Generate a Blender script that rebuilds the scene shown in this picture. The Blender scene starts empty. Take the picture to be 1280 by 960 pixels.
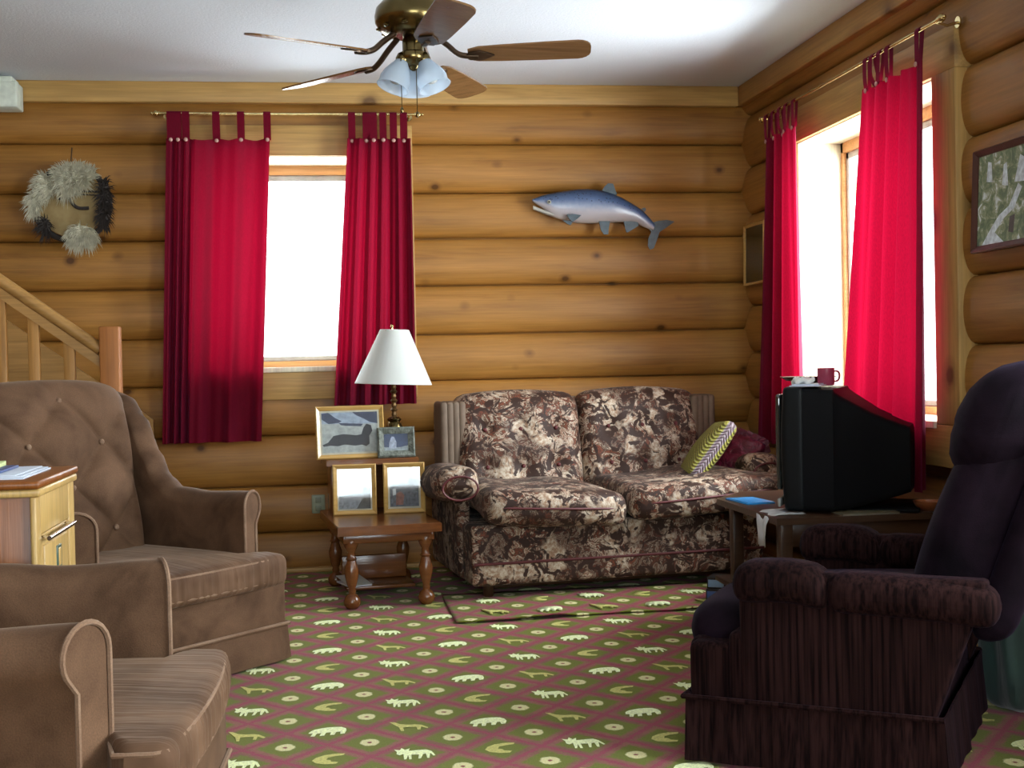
import bpy, math, random
from mathutils import Vector, Matrix, noise

random.seed(7)
PI = math.pi
SC = bpy.context.scene
COL = SC.collection

# ------------------------------------------------------------------ camera
FPX, YAW, PITCH, ROLL = 1624.6, 0.142789, -0.016758, -0.021847
_cy, _sy, _cp, _sp = math.cos(YAW), math.sin(YAW), math.cos(PITCH), math.sin(PITCH)
_F = Vector((_sy*_cp, _cy*_cp, _sp))
_R0 = Vector((_cy, -_sy, 0))
_U0 = _R0.cross(_F)
_R = _R0*math.cos(ROLL) + _U0*math.sin(ROLL)
_U = _U0*math.cos(ROLL) - _R0*math.sin(ROLL)
EYE = Vector((0, 0, 1.0))
cd = bpy.data.cameras.new('camera')
cd.sensor_width = 36.0
cd.lens = FPX/1280*36.0
cd.clip_start = 0.05
cam = bpy.data.objects.new('camera', cd)
COL.objects.link(cam)
cam.matrix_world = Matrix(((_R.x, _U.x, -_F.x, EYE.x), (_R.y, _U.y, -_F.y, EYE.y), (_R.z, _U.z, -_F.z, EYE.z), (0, 0, 0, 1)))
SC.camera = cam

# ------------------------------------------------------------------ light
SC.view_settings.view_transform = 'Standard'
SC.view_settings.look = 'None'
SC.view_settings.gamma = 1.0
SC.view_settings.use_curve_mapping = False
SC.view_settings.exposure = 0.0
wd = bpy.data.worlds.new('sky'); SC.world = wd; wd.use_nodes = True
wd.node_tree.nodes['Background'].inputs[0].default_value = (0.86, 0.93, 1.0, 1)
wd.node_tree.nodes['Background'].inputs[1].default_value = 4.0
try:
    SC.cycles.use_denoising = True
    SC.cycles.max_bounces = 8; SC.cycles.diffuse_bounces = 2
    SC.cycles.transparent_max_bounces = 12
    SC.cycles.sample_clamp_indirect = 6.0
    SC.cycles.caustics_reflective = False
    SC.cycles.caustics_refractive = False
except Exception:
    pass

def area(name, loc, aim, sx, sy, power, col=(0.88, 0.94, 1.0)):
    l = bpy.data.lights.new(name, 'AREA'); l.shape = 'RECTANGLE'; l.size = sx; l.size_y = sy
    l.energy = power; l.color = col
    o = bpy.data.objects.new(name, l); COL.objects.link(o)
    o.location = loc
    o.rotation_euler = (Vector(aim)-Vector(loc)).to_track_quat('-Z', 'Y').to_euler()
    return o
area('daylight_back_window', (-0.13, 7.15, 1.6), (-0.13, 5.0, 1.4), 1.5, 1.7, 120)
area('daylight_right_window', (3.30, 4.70, 1.45), (0.8, 4.9, 1.35), 3.0, 2.4, 800)
area('daylight_side_window', (3.05, 1.8, 1.2), (0.0, 3.2, 1.3), 2.0, 1.8, 420)
area('daylight_rear_window', (0.3, -2.8, 1.4), (0.3, 3.0, 1.5), 3.2, 1.5, 265)

# ------------------------------------------------------------------ helpers
def ray(x, y):
    return _R*((x-640)/FPX) - _U*((y-480)/FPX) + _F
def atY(x, y, Y):
    d = ray(x, y); return EYE + d*(Y/d.y)
def atX(x, y, X):
    d = ray(x, y); return EYE + d*(X/d.x)
def atZ(x, y, Z):
    d = ray(x, y); return EYE + d*((Z-1.0)/d.z)

class MB:
    def __init__(s):
        s.v = []; s.f = []; s.m = []
    def add(s, vs, fs, mi=0):
        b = len(s.v); s.v += [Vector(p) for p in vs]
        for f in fs:
            s.f.append([b+i for i in f]); s.m.append(mi)
    def box(s, lo, hi, mi=0, M=None):
        x0, y0, z0 = lo; x1, y1, z1 = hi
        vs = [Vector(p) for p in ((x0,y0,z0),(x1,y0,z0),(x1,y1,z0),(x0,y1,z0),(x0,y0,z1),(x1,y0,z1),(x1,y1,z1),(x0,y1,z1))]
        if M: vs = [M @ p for p in vs]
        s.add(vs, [(0,3,2,1),(4,5,6,7),(0,1,5,4),(1,2,6,5),(2,3,7,6),(3,0,4,7)], mi)
    def bbox(s, lo, hi, b=0.004, mi=0, M=None):
        """box with chamfered edges"""
        lo = Vector(lo); hi = Vector(hi); c = (lo+hi)/2; h = (hi-lo)/2
        b = min(b, min(h)*0.9)
        s.rbox(c, h, b, 2, mi=mi, M=M, lin=True)
    def rbox(s, c, h, r, n=10, fn=None, mi=0, M=None, lin=False, nx=None, ny=None, nz=None):
        c = Vector(c); h = Vector(h); idx = {}; vs = []; fs = []
        r = min(r, h.x*.999, h.y*.999, h.z*.999)
        ns = (nx or n, ny or n, nz or n)
        def ticks(k):
            H = h[k]; m = ns[k]
            if lin: return [-H, -(H-r), (H-r), H]
            q = [-H + r*(1-math.cos(PI/2*i/3)) for i in range(3)]
            # quarter ring ticks then linear middle then mirrored
            mid = [-(H-r) + 2*(H-r)*i/m for i in range(m+1)]
            return q + mid + [-a for a in reversed(q)]
        T = [ticks(0), ticks(1), ticks(2)]
        def vid(i, j, k):
            key = (i, j, k)
            if key in idx: return idx[key]
            p = Vector((T[0][i], T[1][j], T[2][k]))
            inn = Vector([max(-(h[a]-r), min(h[a]-r, p[a])) for a in range(3)])
            d = p-inn
            # exaggerate to face direction
            if d.length > 1e-9: p = inn + d.normalized()*r
            if fn: p = fn(p)
            p = p + c
            if M: p = M @ p
            idx[key] = len(vs); vs.append(p); return idx[key]
        L = [len(t)-1 for t in T]
        for ax in range(3):
            a, b = (ax+1) % 3, (ax+2) % 3
            for side in (0, L[ax]):
                for i in range(L[a]):
                    for j in range(L[b]):
                        q = []
                        for (u, w) in ((i,j),(i+1,j),(i+1,j+1),(i,j+1)):
                            k = [0,0,0]; k[ax] = side; k[a] = u; k[b] = w
                            q.append(vid(*k))
                        if side == 0: q.reverse()
                        if len(set(q)) > 2: fs.append(q)
        s.add(vs, fs, mi)
    def loft(s, rings, closed=True, cap=True, mi=0):
        n = len(rings[0]); vs = [p for r in rings for p in r]; fs = []
        for i in range(len(rings)-1):
            for j in range(n if closed else n-1):
                k = (j+1) % n
                fs.append((i*n+j, i*n+k, (i+1)*n+k, (i+1)*n+j))
        if cap and closed:
            fs.append(tuple(reversed(range(n)))); fs.append(tuple((len(rings)-1)*n+j for j in range(n)))
        s.add(vs, fs, mi)
    def tube(s, pts, r, n=8, mi=0, cap=True):
        pts = [Vector(p) for p in pts]; rings = []
        up = None
        for i, p in enumerate(pts):
            t = (pts[min(i+1, len(pts)-1)] - pts[max(i-1, 0)])
            if t.length < 1e-9: t = Vector((0,0,1))
            t.normalize()
            if up is None:
                up = Vector((0,0,1)) if abs(t.z) < 0.9 else Vector((1,0,0))
            a = t.cross(up)
            if a.length < 1e-6: a = t.cross(Vector((0.3,1,0)))
            a.normalize(); b = a.cross(t).normalized(); up = b
            rr = r[i] if isinstance(r, (list, tuple)) else r
            rings.append([p + a*rr*math.cos(2*PI*k/n) + b*rr*math.sin(2*PI*k/n) for k in range(n)])
        s.loft(rings, cap=cap, mi=mi)
    def lathe(s, prof, c=(0,0,0), n=24, mi=0, M=None, cap=True):
        c = Vector(c)
        rings = []
        for r, z in prof:
            ring = [Vector((r*math.cos(2*PI*k/n), r*math.sin(2*PI*k/n), z)) for k in range(n)]
            ring = [(M @ p if M else p) + c for p in ring]
            rings.append(ring)
        s.loft(rings, cap=cap, mi=mi)
    def ball(s, c, r, n=12, sc=(1,1,1), mi=0):
        prof = [(max(1e-4, r*math.sin(PI*i/n)), -r*math.cos(PI*i/n)) for i in range(n+1)]
        M = Matrix.Diagonal((sc[0], sc[1], sc[2]))
        s.lathe(prof, c, n=max(10, n), mi=mi, M=M)
    def prism(s, pts, d, mi=0):
        """polygon (3d points) extruded by vector d"""
        d = Vector(d); n = len(pts); vs = [Vector(p) for p in pts] + [Vector(p)+d for p in pts]
        fs = [tuple(range(n)), tuple(reversed(range(n, 2*n)))] + [(i, i+n, (i+1) % n+n, (i+1) % n) for i in range(n)]
        s.add(vs, fs, mi)
    def build(s, name, mats, parent=None, angle=50, label=None):
        me = bpy.data.meshes.new(name)
        me.from_pydata([tuple(p) for p in s.v], [], s.f)
        if not isinstance(mats, (list, tuple)): mats = [mats]
        for m in mats: me.materials.append(m)
        me.polygons.foreach_set('material_index', s.m)
        me.polygons.foreach_set('use_smooth', [True]*len(me.polygons))
        import bmesh
        bm = bmesh.new(); bm.from_mesh(me)
        bmesh.ops.recalc_face_normals(bm, faces=bm.faces)
        bm.to_mesh(me); bm.free()
        try: me.set_sharp_from_angle(angle=math.radians(angle))
        except Exception: pass
        me.validate()
        o = bpy.data.objects.new(name, me); COL.objects.link(o)
        if parent: o.parent = parent
        if label: o['label'] = label
        return o

def tag(o, label, cat, group=None):
    o['label'] = label; o['category'] = cat
    if group: o['group'] = group
    return o
def thing(name, label, cat, loc=(0,0,0), rz=0.0, group=None):
    o = bpy.data.objects.new(name, None); COL.objects.link(o)
    o.empty_display_size = 0.1
    o.location = loc; o.rotation_euler = (0, 0, rz)
    return tag(o, label, cat, group)
def struct(o):
    o['kind'] = 'structure'; return o
def structe(name, loc=(0,0,0)):
    o = bpy.data.objects.new(name, None); COL.objects.link(o); o.location = loc
    return struct(o)
def cr(pts, n=6):
    """catmull-rom through points"""
    P = [Vector(p) for p in pts]; out = []
    for i in range(len(P)-1):
        p0 = P[max(0,i-1)]; p1 = P[i]; p2 = P[i+1]; p3 = P[min(len(P)-1,i+2)]
        for k in range(n):
            t = k/n
            out.append(0.5*((2*p1)+(p2-p0)*t+(2*p0-5*p1+4*p2-p3)*t*t+(3*p1-p0-3*p2+p3)*t**3))
    out.append(P[-1]); return out
def interp(tab, x):
    if x <= tab[0][0]: return tab[0][1]
    for (a, fa), (b, fb) in zip(tab, tab[1:]):
        if x <= b:
            t = (x-a)/(b-a); t = t*t*(3-2*t); return fa+(fb-fa)*t
    return tab[-1][1]
def sst(a, b, x):
    t = max(0, min(1, (x-a)/(b-a))); return t*t*(3-2*t)

# ------------------------------------------------------------------ materials
class NT:
    def __init__(s, name):
        s.mat = bpy.data.materials.new(name); s.mat.use_nodes = True
        s.t = s.mat.node_tree; s.b = s.t.nodes['Principled BSDF']; s.out = s.t.nodes['Material Output']
    def n(s, typ, **kw):
        nd = s.t.nodes.new(typ)
        for k, v in kw.items(): setattr(nd, k, v)
        return nd
    def l(s, a, b): s.t.links.new(a, b)
    def coord(s, scale=(1,1,1), rot=(0,0,0), kind='Object', loc=(0,0,0)):
        tc = s.n('ShaderNodeTexCoord'); mp = s.n('ShaderNodeMapping')
        mp.inputs['Scale'].default_value = scale; mp.inputs['Rotation'].default_value = rot; mp.inputs['Location'].default_value = loc
        s.l(tc.outputs[kind], mp.inputs[0]); return mp.outputs[0]
    def noise(s, vec, scale=5, detail=3, rough=0.5, dist=0.0):
        nd = s.n('ShaderNodeTexNoise'); s.l(vec, nd.inputs['Vector'])
        nd.inputs['Scale'].default_value = scale; nd.inputs['Detail'].default_value = detail
        nd.inputs['Roughness'].default_value = rough; nd.inputs['Distortion'].default_value = dist
        return nd.outputs[0]
    def vor(s, vec, scale=5, feature='F1', out='Distance', rnd=1.0):
        nd = s.n('ShaderNodeTexVoronoi', feature=feature); s.l(vec, nd.inputs['Vector'])
        nd.inputs['Scale'].default_value = scale; nd.inputs['Randomness'].default_value = rnd
        return nd.outputs[out]
    def ramp(s, fac, stops, interp='LINEAR'):
        nd = s.n('ShaderNodeValToRGB'); s.l(fac, nd.inputs[0]); r = nd.color_ramp; r.interpolation = interp
        while len(r.elements) < len(stops): r.elements.new(0.5)
        for e, (p, c) in zip(r.elements, stops):
            e.position = p; e.color = (c[0], c[1], c[2], 1) if not isinstance(c, (int, float)) else (c, c, c, 1)
        return nd.outputs[0]
    def mix(s, fac, a, b, mode='MIX'):
        nd = s.n('ShaderNodeMix', data_type='RGBA', blend_type=mode)
        for i, x in ((0, fac), (6, a), (7, b)):
            if hasattr(x, 'links'): s.l(x, nd.inputs[i])
            elif i == 0: nd.inputs[i].default_value = x
            else: nd.inputs[i].default_value = (x[0], x[1], x[2], 1)
        return nd.outputs[2]
    def m(s, op, a, b=None, c=None):
        nd = s.n('ShaderNodeMath', operation=op)
        for i, x in enumerate((a, b, c)):
            if x is None: continue
            if hasattr(x, 'links'): s.l(x, nd.inputs[i])
            else: nd.inputs[i].default_value = x
        return nd.outputs[0]
    def bump(s, h, strength=0.3, dist=0.01):
        nd = s.n('ShaderNodeBump'); s.l(h, nd.inputs['Height']); nd.inputs['Strength'].default_value = strength
        nd.inputs['Distance'].default_value = dist; s.l(nd.outputs[0], s.b.inputs['Normal']); return nd
    def col(s, x):
        if hasattr(x, 'links'): s.l(x, s.b.inputs['Base Color'])
        else: s.b.inputs['Base Color'].default_value = (x[0], x[1], x[2], 1)
    def set(s, **kw):
        for k, v in kw.items():
            k = {'rough': 'Roughness', 'metal': 'Metallic', 'sheen': 'Sheen Weight', 'sheenr': 'Sheen Roughness', 'spec': 'Specular IOR Level', 'coat': 'Coat Weight', 'trans': 'Transmission Weight'}.get(k, k)
            s.b.inputs[k].default_value = v
        return s

def plain(name, c, rough=0.6, var=0.12, scale=30, **kw):
    t = NT(name); v = t.coord()
    n = t.noise(v, scale, 3)
    f = t.ramp(n, [(0.3, 1-var), (0.7, 1+var)])
    t.col(t.mix(1.0, c, f, 'MULTIPLY')); t.set(rough=rough, **kw); return t.mat

def wood(name, axis='x', base=(0.42, 0.19, 0.045), dark=(0.20, 0.075, 0.015), rough=0.5, knots=True, scale=1.0, spec=0.35, kn=2.1, light=None):
    t = NT(name)
    along = {'x': 0, 'y': 1, 'z': 2}[axis]
    sc = [9*scale]*3; sc[along] = 0.75*scale
    v = t.coord(tuple(sc))
    n1 = t.noise(v, 2.2, 5, 0.6, 0.6)
    sc2 = [60*scale]*3; sc2[along] = 1.6*scale
    n2 = t.noise(t.coord(tuple(sc2)), 1.6, 3, 0.6)
    big = t.noise(t.coord((1.2, 1.2, 1.2)), 1.1, 2)
    lt = light or tuple(min(1, c*1.28+0.01) for c in base)
    c1 = t.ramp(n1, [(0.30, dark), (0.45, base), (0.68, lt)])
    c1 = t.mix(0.5, c1, base)
    c2 = t.mix(1.0, c1, t.ramp(n2, [(0.25, 0.78), (0.7, 1.1)]), 'MULTIPLY')
    c3 = t.mix(1.0, c2, t.ramp(big, [(0.3, 0.86), (0.7, 1.1)]), 'MULTIPLY')
    if knots:
        ks = [kn]*3; ks[along] = kn*0.8
        kv = t.coord(tuple(ks))
        wob = t.noise(t.coord((14, 14, 14)), 1.0, 2)
        d = t.vor(kv, 1.6)
        d = t.m('ADD', d, t.m('MULTIPLY', t.m('SUBTRACT', wob, 0.5), 0.05))
        k = t.ramp(d, [(0.055, (.9,.9,.9)), (0.09, (0.4,0.4,0.4)), (0.16, (0,0,0))])
        c3 = t.mix(k, c3, (dark[0]*0.38, dark[1]*0.35, dark[2]*0.4))
    t.col(c3); t.set(rough=rough, spec=spec)
    t.bump(n2, 0.15, 0.004)
    return t.mat

M = {}
LOGB, LOGD = (0.345, 0.153, 0.029), (0.18, 0.064, 0.010)
M['log_x'] = wood('log_wood_along_x', 'x', LOGB, LOGD, 0.45, kn=3.1)
M['log_y'] = wood('log_wood_along_y', 'y', LOGB, LOGD, 0.45, kn=3.1)
M['log_z'] = wood('post_wood', 'z', (0.30, 0.12, 0.03), (0.14, 0.05, 0.01), 0.5)
M['trim_x'] = wood('trim_pine_x', 'x', (0.50, 0.29, 0.09), (0.30, 0.14, 0.035), 0.45, kn=1.6)
M['trim_y'] = wood('trim_pine_y', 'y', (0.50, 0.29, 0.09), (0.30, 0.14, 0.035), 0.45, kn=1.6)
M['trim_z'] = wood('trim_pine_z', 'z', (0.50, 0.29, 0.09), (0.30, 0.14, 0.035), 0.45, kn=1.6)
M['pine_z'] = wood('stair_pine_z', 'z', (0.42, 0.20, 0.05), (0.24, 0.10, 0.02), 0.45, kn=2.5)
M['pine_x'] = wood('stair_pine_x', 'x', (0.42, 0.22, 0.065), (0.25, 0.11, 0.03), 0.4, kn=2.5)
M['newel'] = wood('newel_cedar', 'z', (0.40, 0.145, 0.035), (0.24, 0.08, 0.02), 0.5, knots=False)
M['cab_front'] = wood('cabinet_orange_oak', 'z', (0.22, 0.066, 0.010), (0.12, 0.033, 0.005), 0.35, knots=False, scale=1.6)
M['cab_side'] = wood('cabinet_golden_oak', 'z', (0.52, 0.33, 0.11), (0.34, 0.18, 0.05), 0.35, knots=False, scale=1.6)
M['maple'] = wood('step_table_maple', 'x', (0.165, 0.055, 0.014), (0.08, 0.021, 0.005), 0.22, knots=False, scale=1.4, spec=0.6)
M['frame_gold'] = wood('honey_frame_wood', 'x', (0.55, 0.33, 0.10), (0.36, 0.18, 0.04), 0.25, knots=False, scale=3, spec=0.6)
M['frame_dark'] = wood('red_brown_frame_wood', 'z', (0.085, 0.03, 0.02), (0.05, 0.015, 0.01), 0.35, knots=False, scale=3)
M['blade'] = wood('fan_blade_oak', 'x', (0.20, 0.10, 0.038), (0.09, 0.04, 0.015), 0.22, knots=False, scale=1.6)
M['dark_wood'] = wood('dark_table_wood', 'x', (0.06, 0.028, 0.014), (0.03, 0.012, 0.006), 0.3, knots=False)
M['white_paint'] = plain('white_paint', (0.62, 0.66, 0.56), 0.5)
M['ceiling'] = None
t = NT('ceiling_plaster'); v = t.coord(); n = t.noise(v, 90, 4, 0.7)
t.col((0.72, 0.75, 0.80)); t.set(rough=0.9); t.bump(n, 0.35, 0.006); M['ceiling'] = t.mat
M['jamb'] = wood('window_jamb_lit_pine', 'z', (0.86, 0.76, 0.56), (0.76, 0.62, 0.40), 0.4, knots=False)  # pine colour raised toward white to stand in for overexposed daylight
M['sash'] = wood('window_sash_wood', 'x', (0.70, 0.38, 0.15), (0.55, 0.26, 0.08), 0.4, knots=False)
M['vinyl'] = plain('grey_window_track', (0.45, 0.47, 0.47), 0.4)
M['brass'] = plain('antique_brass', (0.17, 0.125, 0.05), 0.24, 0.2, 12, metal=1.0)
M['brass_rod'] = plain('bright_brass', (0.62, 0.50, 0.24), 0.22, 0.1, 12, metal=1.0)
M['iron'] = plain('dark_bronze', (0.08, 0.05, 0.03), 0.35, 0.2, 12, metal=0.8)
M['lampshade'] = None
t = NT('lampshade_cloth'); t.col((0.86, 0.88, 0.84)); t.set(rough=0.8); n = t.noise(t.coord((1,1,1)), 260, 2); t.bump(n, 0.1, 0.001)
tr = t.n('ShaderNodeBsdfTranslucent'); tr.inputs[0].default_value = (0.9, 0.88, 0.8, 1); ms = t.n('ShaderNodeMixShader'); ms.inputs[0].default_value = 0.3
t.l(t.b.outputs[0], ms.inputs[1]); t.l(tr.outputs[0], ms.inputs[2]); t.l(ms.outputs[0], t.out.inputs[0]); M['lampshade'] = t.mat

def glass_mat(name, tint=(1,1,1), refl=0.06, alpha=0.95):
    t = NT(name); tr = t.n('ShaderNodeBsdfTransparent'); tr.inputs[0].default_value = (*tint, 1)
    gl = t.n('ShaderNodeBsdfGlossy'); gl.inputs['Roughness'].default_value = 0.03
    ms = t.n('ShaderNodeMixShader')
    lw = t.n('ShaderNodeLayerWeight'); lw.inputs['Blend'].default_value = 0.5
    fc = t.m('ADD', t.m('MULTIPLY', t.m('POWER', lw.outputs['Facing'], 4.0), 0.5), 0.035)
    t.l(fc, ms.inputs[0]); t.l(tr.outputs[0], ms.inputs[1]); t.l(gl.outputs[0], ms.inputs[2]); t.l(ms.outputs[0], t.out.inputs[0])
    return t.mat
M['glass'] = glass_mat('window_glass', (0.97, 0.99, 0.98))
# frosted ribbed glass of the fan lights
t = NT('fan_light_glass'); t.col((0.80, 0.86, 0.92)); t.set(rough=0.18, spec=0.8)
tr = t.n('ShaderNodeBsdfTransparent'); tr.inputs[0].default_value = (0.85, 0.92, 1.0, 1)
tl = t.n('ShaderNodeBsdfTranslucent'); tl.inputs[0].default_value = (0.8, 0.88, 0.95, 1)
w = t.n('ShaderNodeTexNoise'); t.l(t.coord((1,1,1)), w.inputs['Vector']); w.inputs['Scale'].default_value = 25
m1 = t.n('ShaderNodeMixShader'); m1.inputs[0].default_value = 0.45; t.l(t.b.outputs[0], m1.inputs[1]); t.l(tl.outputs[0], m1.inputs[2])
m2 = t.n('ShaderNodeMixShader'); m2.inputs[0].default_value = 0.35; t.l(m1.outputs[0], m2.inputs[1]); t.l(tr.outputs[0], m2.inputs[2]); t.l(m2.outputs[0], t.out.inputs[0])
M['fan_glass'] = t.mat

# curtain
def curtain_mat(name, c=(0.20, 0.003, 0.020), tc=(0.15, 0.001, 0.009)):
    t = NT(name); t.set(rough=0.75, spec=0.15, sheen=0.25)
    n = t.noise(t.coord((200, 200, 60)), 1.5, 2)
    t.col(t.mix(1.0, c, t.ramp(n, [(0.3, 0.8), (0.7, 1.15)]), 'MULTIPLY'))
    t.b.inputs['Sheen Tint'].default_value = (0.8, 0.2, 0.5, 1)
    tr = t.n('ShaderNodeBsdfTranslucent'); tr.inputs[0].default_value = (*tc, 1)
    ms = t.n('ShaderNodeMixShader'); ms.inputs[0].default_value = 0.40
    t.l(t.b.outputs[0], ms.inputs[1]); t.l(tr.outputs[0], ms.inputs[2]); t.l(ms.outputs[0], t.out.inputs[0]); return t.mat
M['curtain'] = curtain_mat('crimson_curtain_cloth')
M['button'] = plain('wooden_button', (0.55, 0.30, 0.25), 0.4)

# velvet
def velvet(name, c, dark, sheen=0.6, tint=(0.8, 0.6, 0.45), rough=0.75, bs=0.25, scale=7):
    t = NT(name); v = t.coord((1,1,1))
    n = t.noise(v, scale, 3, 0.6, 0.4); n2 = t.noise(v, 320, 2)
    cc = t.ramp(n, [(0.3, dark), (0.65, c)])
    t.col(t.mix(1.0, cc, t.ramp(n2, [(0.3, 0.85), (0.7, 1.12)]), 'MULTIPLY'))
    t.set(rough=rough, sheen=sheen, sheenr=0.35, spec=0.15); t.b.inputs['Sheen Tint'].default_value = (*tint, 1)
    t.bump(n2, bs, 0.002); return t.mat
M['velvet'] = velvet('taupe_velvet', (0.150, 0.080, 0.044), (0.062, 0.030, 0.015), 0.16, scale=5)
M['velvet_pipe'] = velvet('taupe_velvet_piping', (0.27, 0.17, 0.11), (0.18, 0.10, 0.06), 0.3)
# shirred velvet
t = NT('shirred_taupe_velvet'); v = t.coord((34, 3.0, 1.6)); n = t.noise(v, 1.0, 3, 0.5, 0.3); n2 = t.noise(t.coord(), 6, 3)
t.col(t.ramp(n2, [(0.3, (0.085, 0.043, 0.023)), (0.65, (0.175, 0.096, 0.055))])); t.set(rough=0.75, sheen=0.18, sheenr=0.35, spec=0.15)
t.b.inputs['Sheen Tint'].default_value = (0.8, 0.6, 0.45, 1); t.bump(n, 0.6, 0.012); M['velvet_shirred'] = t.mat

def cord(name, c, dark, tint):
    t = NT(name); v = t.coord((1, 1, 0.03)); n = t.noise(v, 110, 2, 0.6); n3 = t.noise(t.coord(), 5, 3)
    cc = t.ramp(n, [(0.36, dark), (0.62, c)])
    t.col(t.mix(1.0, cc, t.ramp(n3, [(0.3, 0.7), (0.7, 1.2)]), 'MULTIPLY'))
    t.set(rough=0.85, sheen=0.03, sheenr=0.4, spec=0.04); t.b.inputs['Sheen Tint'].default_value = (*tint, 1)
    t.bump(n, 0.3, 0.003); return t.mat
M['cord'] = cord('plum_corduroy', (0.022, 0.009, 0.0085), (0.005, 0.002, 0.0022), (0.45, 0.32, 0.55))
M['plum'] = velvet('dark_plum_velour', (0.012, 0.006, 0.011), (0.003, 0.0015, 0.003), 0.045, (0.40, 0.32, 0.62), scale=9)
M['plum'].node_tree.nodes['Principled BSDF'].inputs['Specular IOR Level'].default_value = 0.06

# floral
t = NT('floral_upholstery'); v = t.coord((1,1,1))
warp = t.noise(v, 5.5, 3, 0.6)
vd = t.n('ShaderNodeTexNoise'); t.l(v, vd.inputs['Vector']); vd.inputs['Scale'].default_value = 6.0; vd.inputs['Detail'].default_value = 2
vm = t.n('ShaderNodeVectorMath', operation='MULTIPLY_ADD'); t.l(vd.outputs['Color'], vm.inputs[0]); vm.inputs[1].default_value = (0.09,)*3; t.l(v, vm.inputs[2])
vv = vm.outputs[0]
big = t.noise(vv, 8.5, 2, 0.5)
petal = t.vor(vv, 22, 'F1'); edge = t.vor(vv, 22, 'DISTANCE_TO_EDGE'); cellc = t.vor(vv, 9, 'F1', 'Color')
sep = t.n('ShaderNodeSeparateColor'); t.l(cellc, sep.inputs[0])
rings = t.m('SINE', t.m('MULTIPLY', t.vor(vv, 10, 'F1'), 62.0))
fine = t.noise(vv, 60, 3, 0.7)
cream = (0.56, 0.47, 0.36); rust = (0.20, 0.055, 0.025); brn = (0.045, 0.020, 0.012); grey = (0.26, 0.20, 0.14)
nf = t.noise(vv, 21, 4, 0.62, 2.0)
c_fl = t.ramp(nf, [(0.30, brn), (0.40, rust), (0.45, brn), (0.50, (0.16, 0.085, 0.05)), (0.54, cream), (0.58, rust), (0.64, grey), (0.72, cream)])
c1 = t.mix(t.ramp(sep.outputs[0], [(0.30, (.55,.55,.55)), (0.5, (0,0,0))]), c_fl, brn)
mask = t.ramp(big, [(0.54, (0,0,0)), (0.62, (1,1,1))])
c2 = t.mix(mask, c1, t.mix(t.ramp(fine, [(0.40, (0,0,0)), (0.6, (1,1,1))]), cream, (0.30, 0.18, 0.11)))
mask2 = t.ramp(t.noise(vv, 17, 3, 0.6, 1.0), [(0.45, (1,1,1)), (0.50, (0,0,0))])
c3 = t.mix(mask2, c2, (0.035, 0.015, 0.009))
t.col(c3); t.set(rough=0.6, sheen=0.04, spec=0.25); t.bump(fine, 0.3, 0.003); M['floral'] = t.mat
M['wine_pipe'] = plain('wine_red_piping', (0.10, 0.015, 0.015), 0.6)
M['ribbed'] = plain('grey_brown_ribbed_cloth', (0.15, 0.10, 0.065), 0.7)

# carpet -----------------------------------------------------------------
SX, SY, OX, OY = 0.44154, 0.51065, -0.01606, 5.11318
t = NT('lodge_carpet'); tc = t.n('ShaderNodeTexCoord'); sp = t.n('ShaderNodeSeparateXYZ'); t.l(tc.outputs['Object'], sp.inputs[0])
nz = t.noise(tc.outputs['Object'], 70, 2, 0.6)
nzc = t.m('MULTIPLY', t.m('SUBTRACT', nz, 0.5), 0.15)
def fr(o, off, per):
    a = t.m('DIVIDE', t.m('SUBTRACT', o, off), per)
    return t.m('ABSOLUTE', t.m('SUBTRACT', t.m('FRACT', t.m('ADD', a, 0.5)), 0.5))
ux = fr(sp.outputs[0], OX, SX/2); uy = fr(sp.outputs[1], OY, SY/2)
d = t.m('ADD', ux, uy); dm = t.m('MINIMUM', d, t.m('SUBTRACT', 1.0, d)); dm = t.m('ADD', dm, nzc)
green = (0.155, 0.175, 0.016); mauve = (0.29, 0.105, 0.080); mag = (0.31, 0.050, 0.085)
nb = t.noise(tc.outputs['Object'], 9, 2)
base = t.mix(t.ramp(nb, [(0.42, (0,0,0)), (0.6, (1,1,1))]), mauve, (0.22, 0.09, 0.06))
c = t.mix(t.ramp(dm, [(0.31, (1,1,1)), (0.38, (0,0,0))]), base, green)
c = t.mix(t.ramp(dm, [(0.435, (0,0,0)), (0.47, (1,1,1))]), c, mag)
# ring dots at the half lattice
vx = t.m('SUBTRACT', 0.5, ux); vy = t.m('SUBTRACT', 0.5, uy)
rd = t.m('SQRT', t.m('ADD', t.m('POWER', t.m('DIVIDE', vx, 1.0), 2.0), t.m('POWER', t.m('MULTIPLY', vy, 0.95), 2.0)))
rd = t.m('ADD', rd, t.m('MULTIPLY', nzc, 0.35))
c = t.mix(t.ramp(rd, [(0.105, (1,1,1)), (0.125, (0,0,0))]), c, (0.72, 0.66, 0.34))
c = t.mix(t.ramp(rd, [(0.018, (1,1,1)), (0.034, (0,0,0))]), c, (0.24, 0.05, 0.04))
sp2 = t.noise(tc.outputs['Object'], 260, 2, 0.8)
c = t.mix(1.0, c, t.ramp(sp2, [(0.3, 0.72), (0.7, 1.25)]), 'MULTIPLY')
t.col(c); t.set(rough=0.95, spec=0.05, sheen=0.1); t.bump(sp2, 0.5, 0.004); M['carpet'] = t.mat
M['motif_pale'] = plain('carpet_pale_motif', (0.86, 0.92, 0.52), 0.95, 0.25, 160)
M['motif_tan'] = plain('carpet_tan_motif', (0.58, 0.54, 0.17), 0.95, 0.25, 160)

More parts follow.
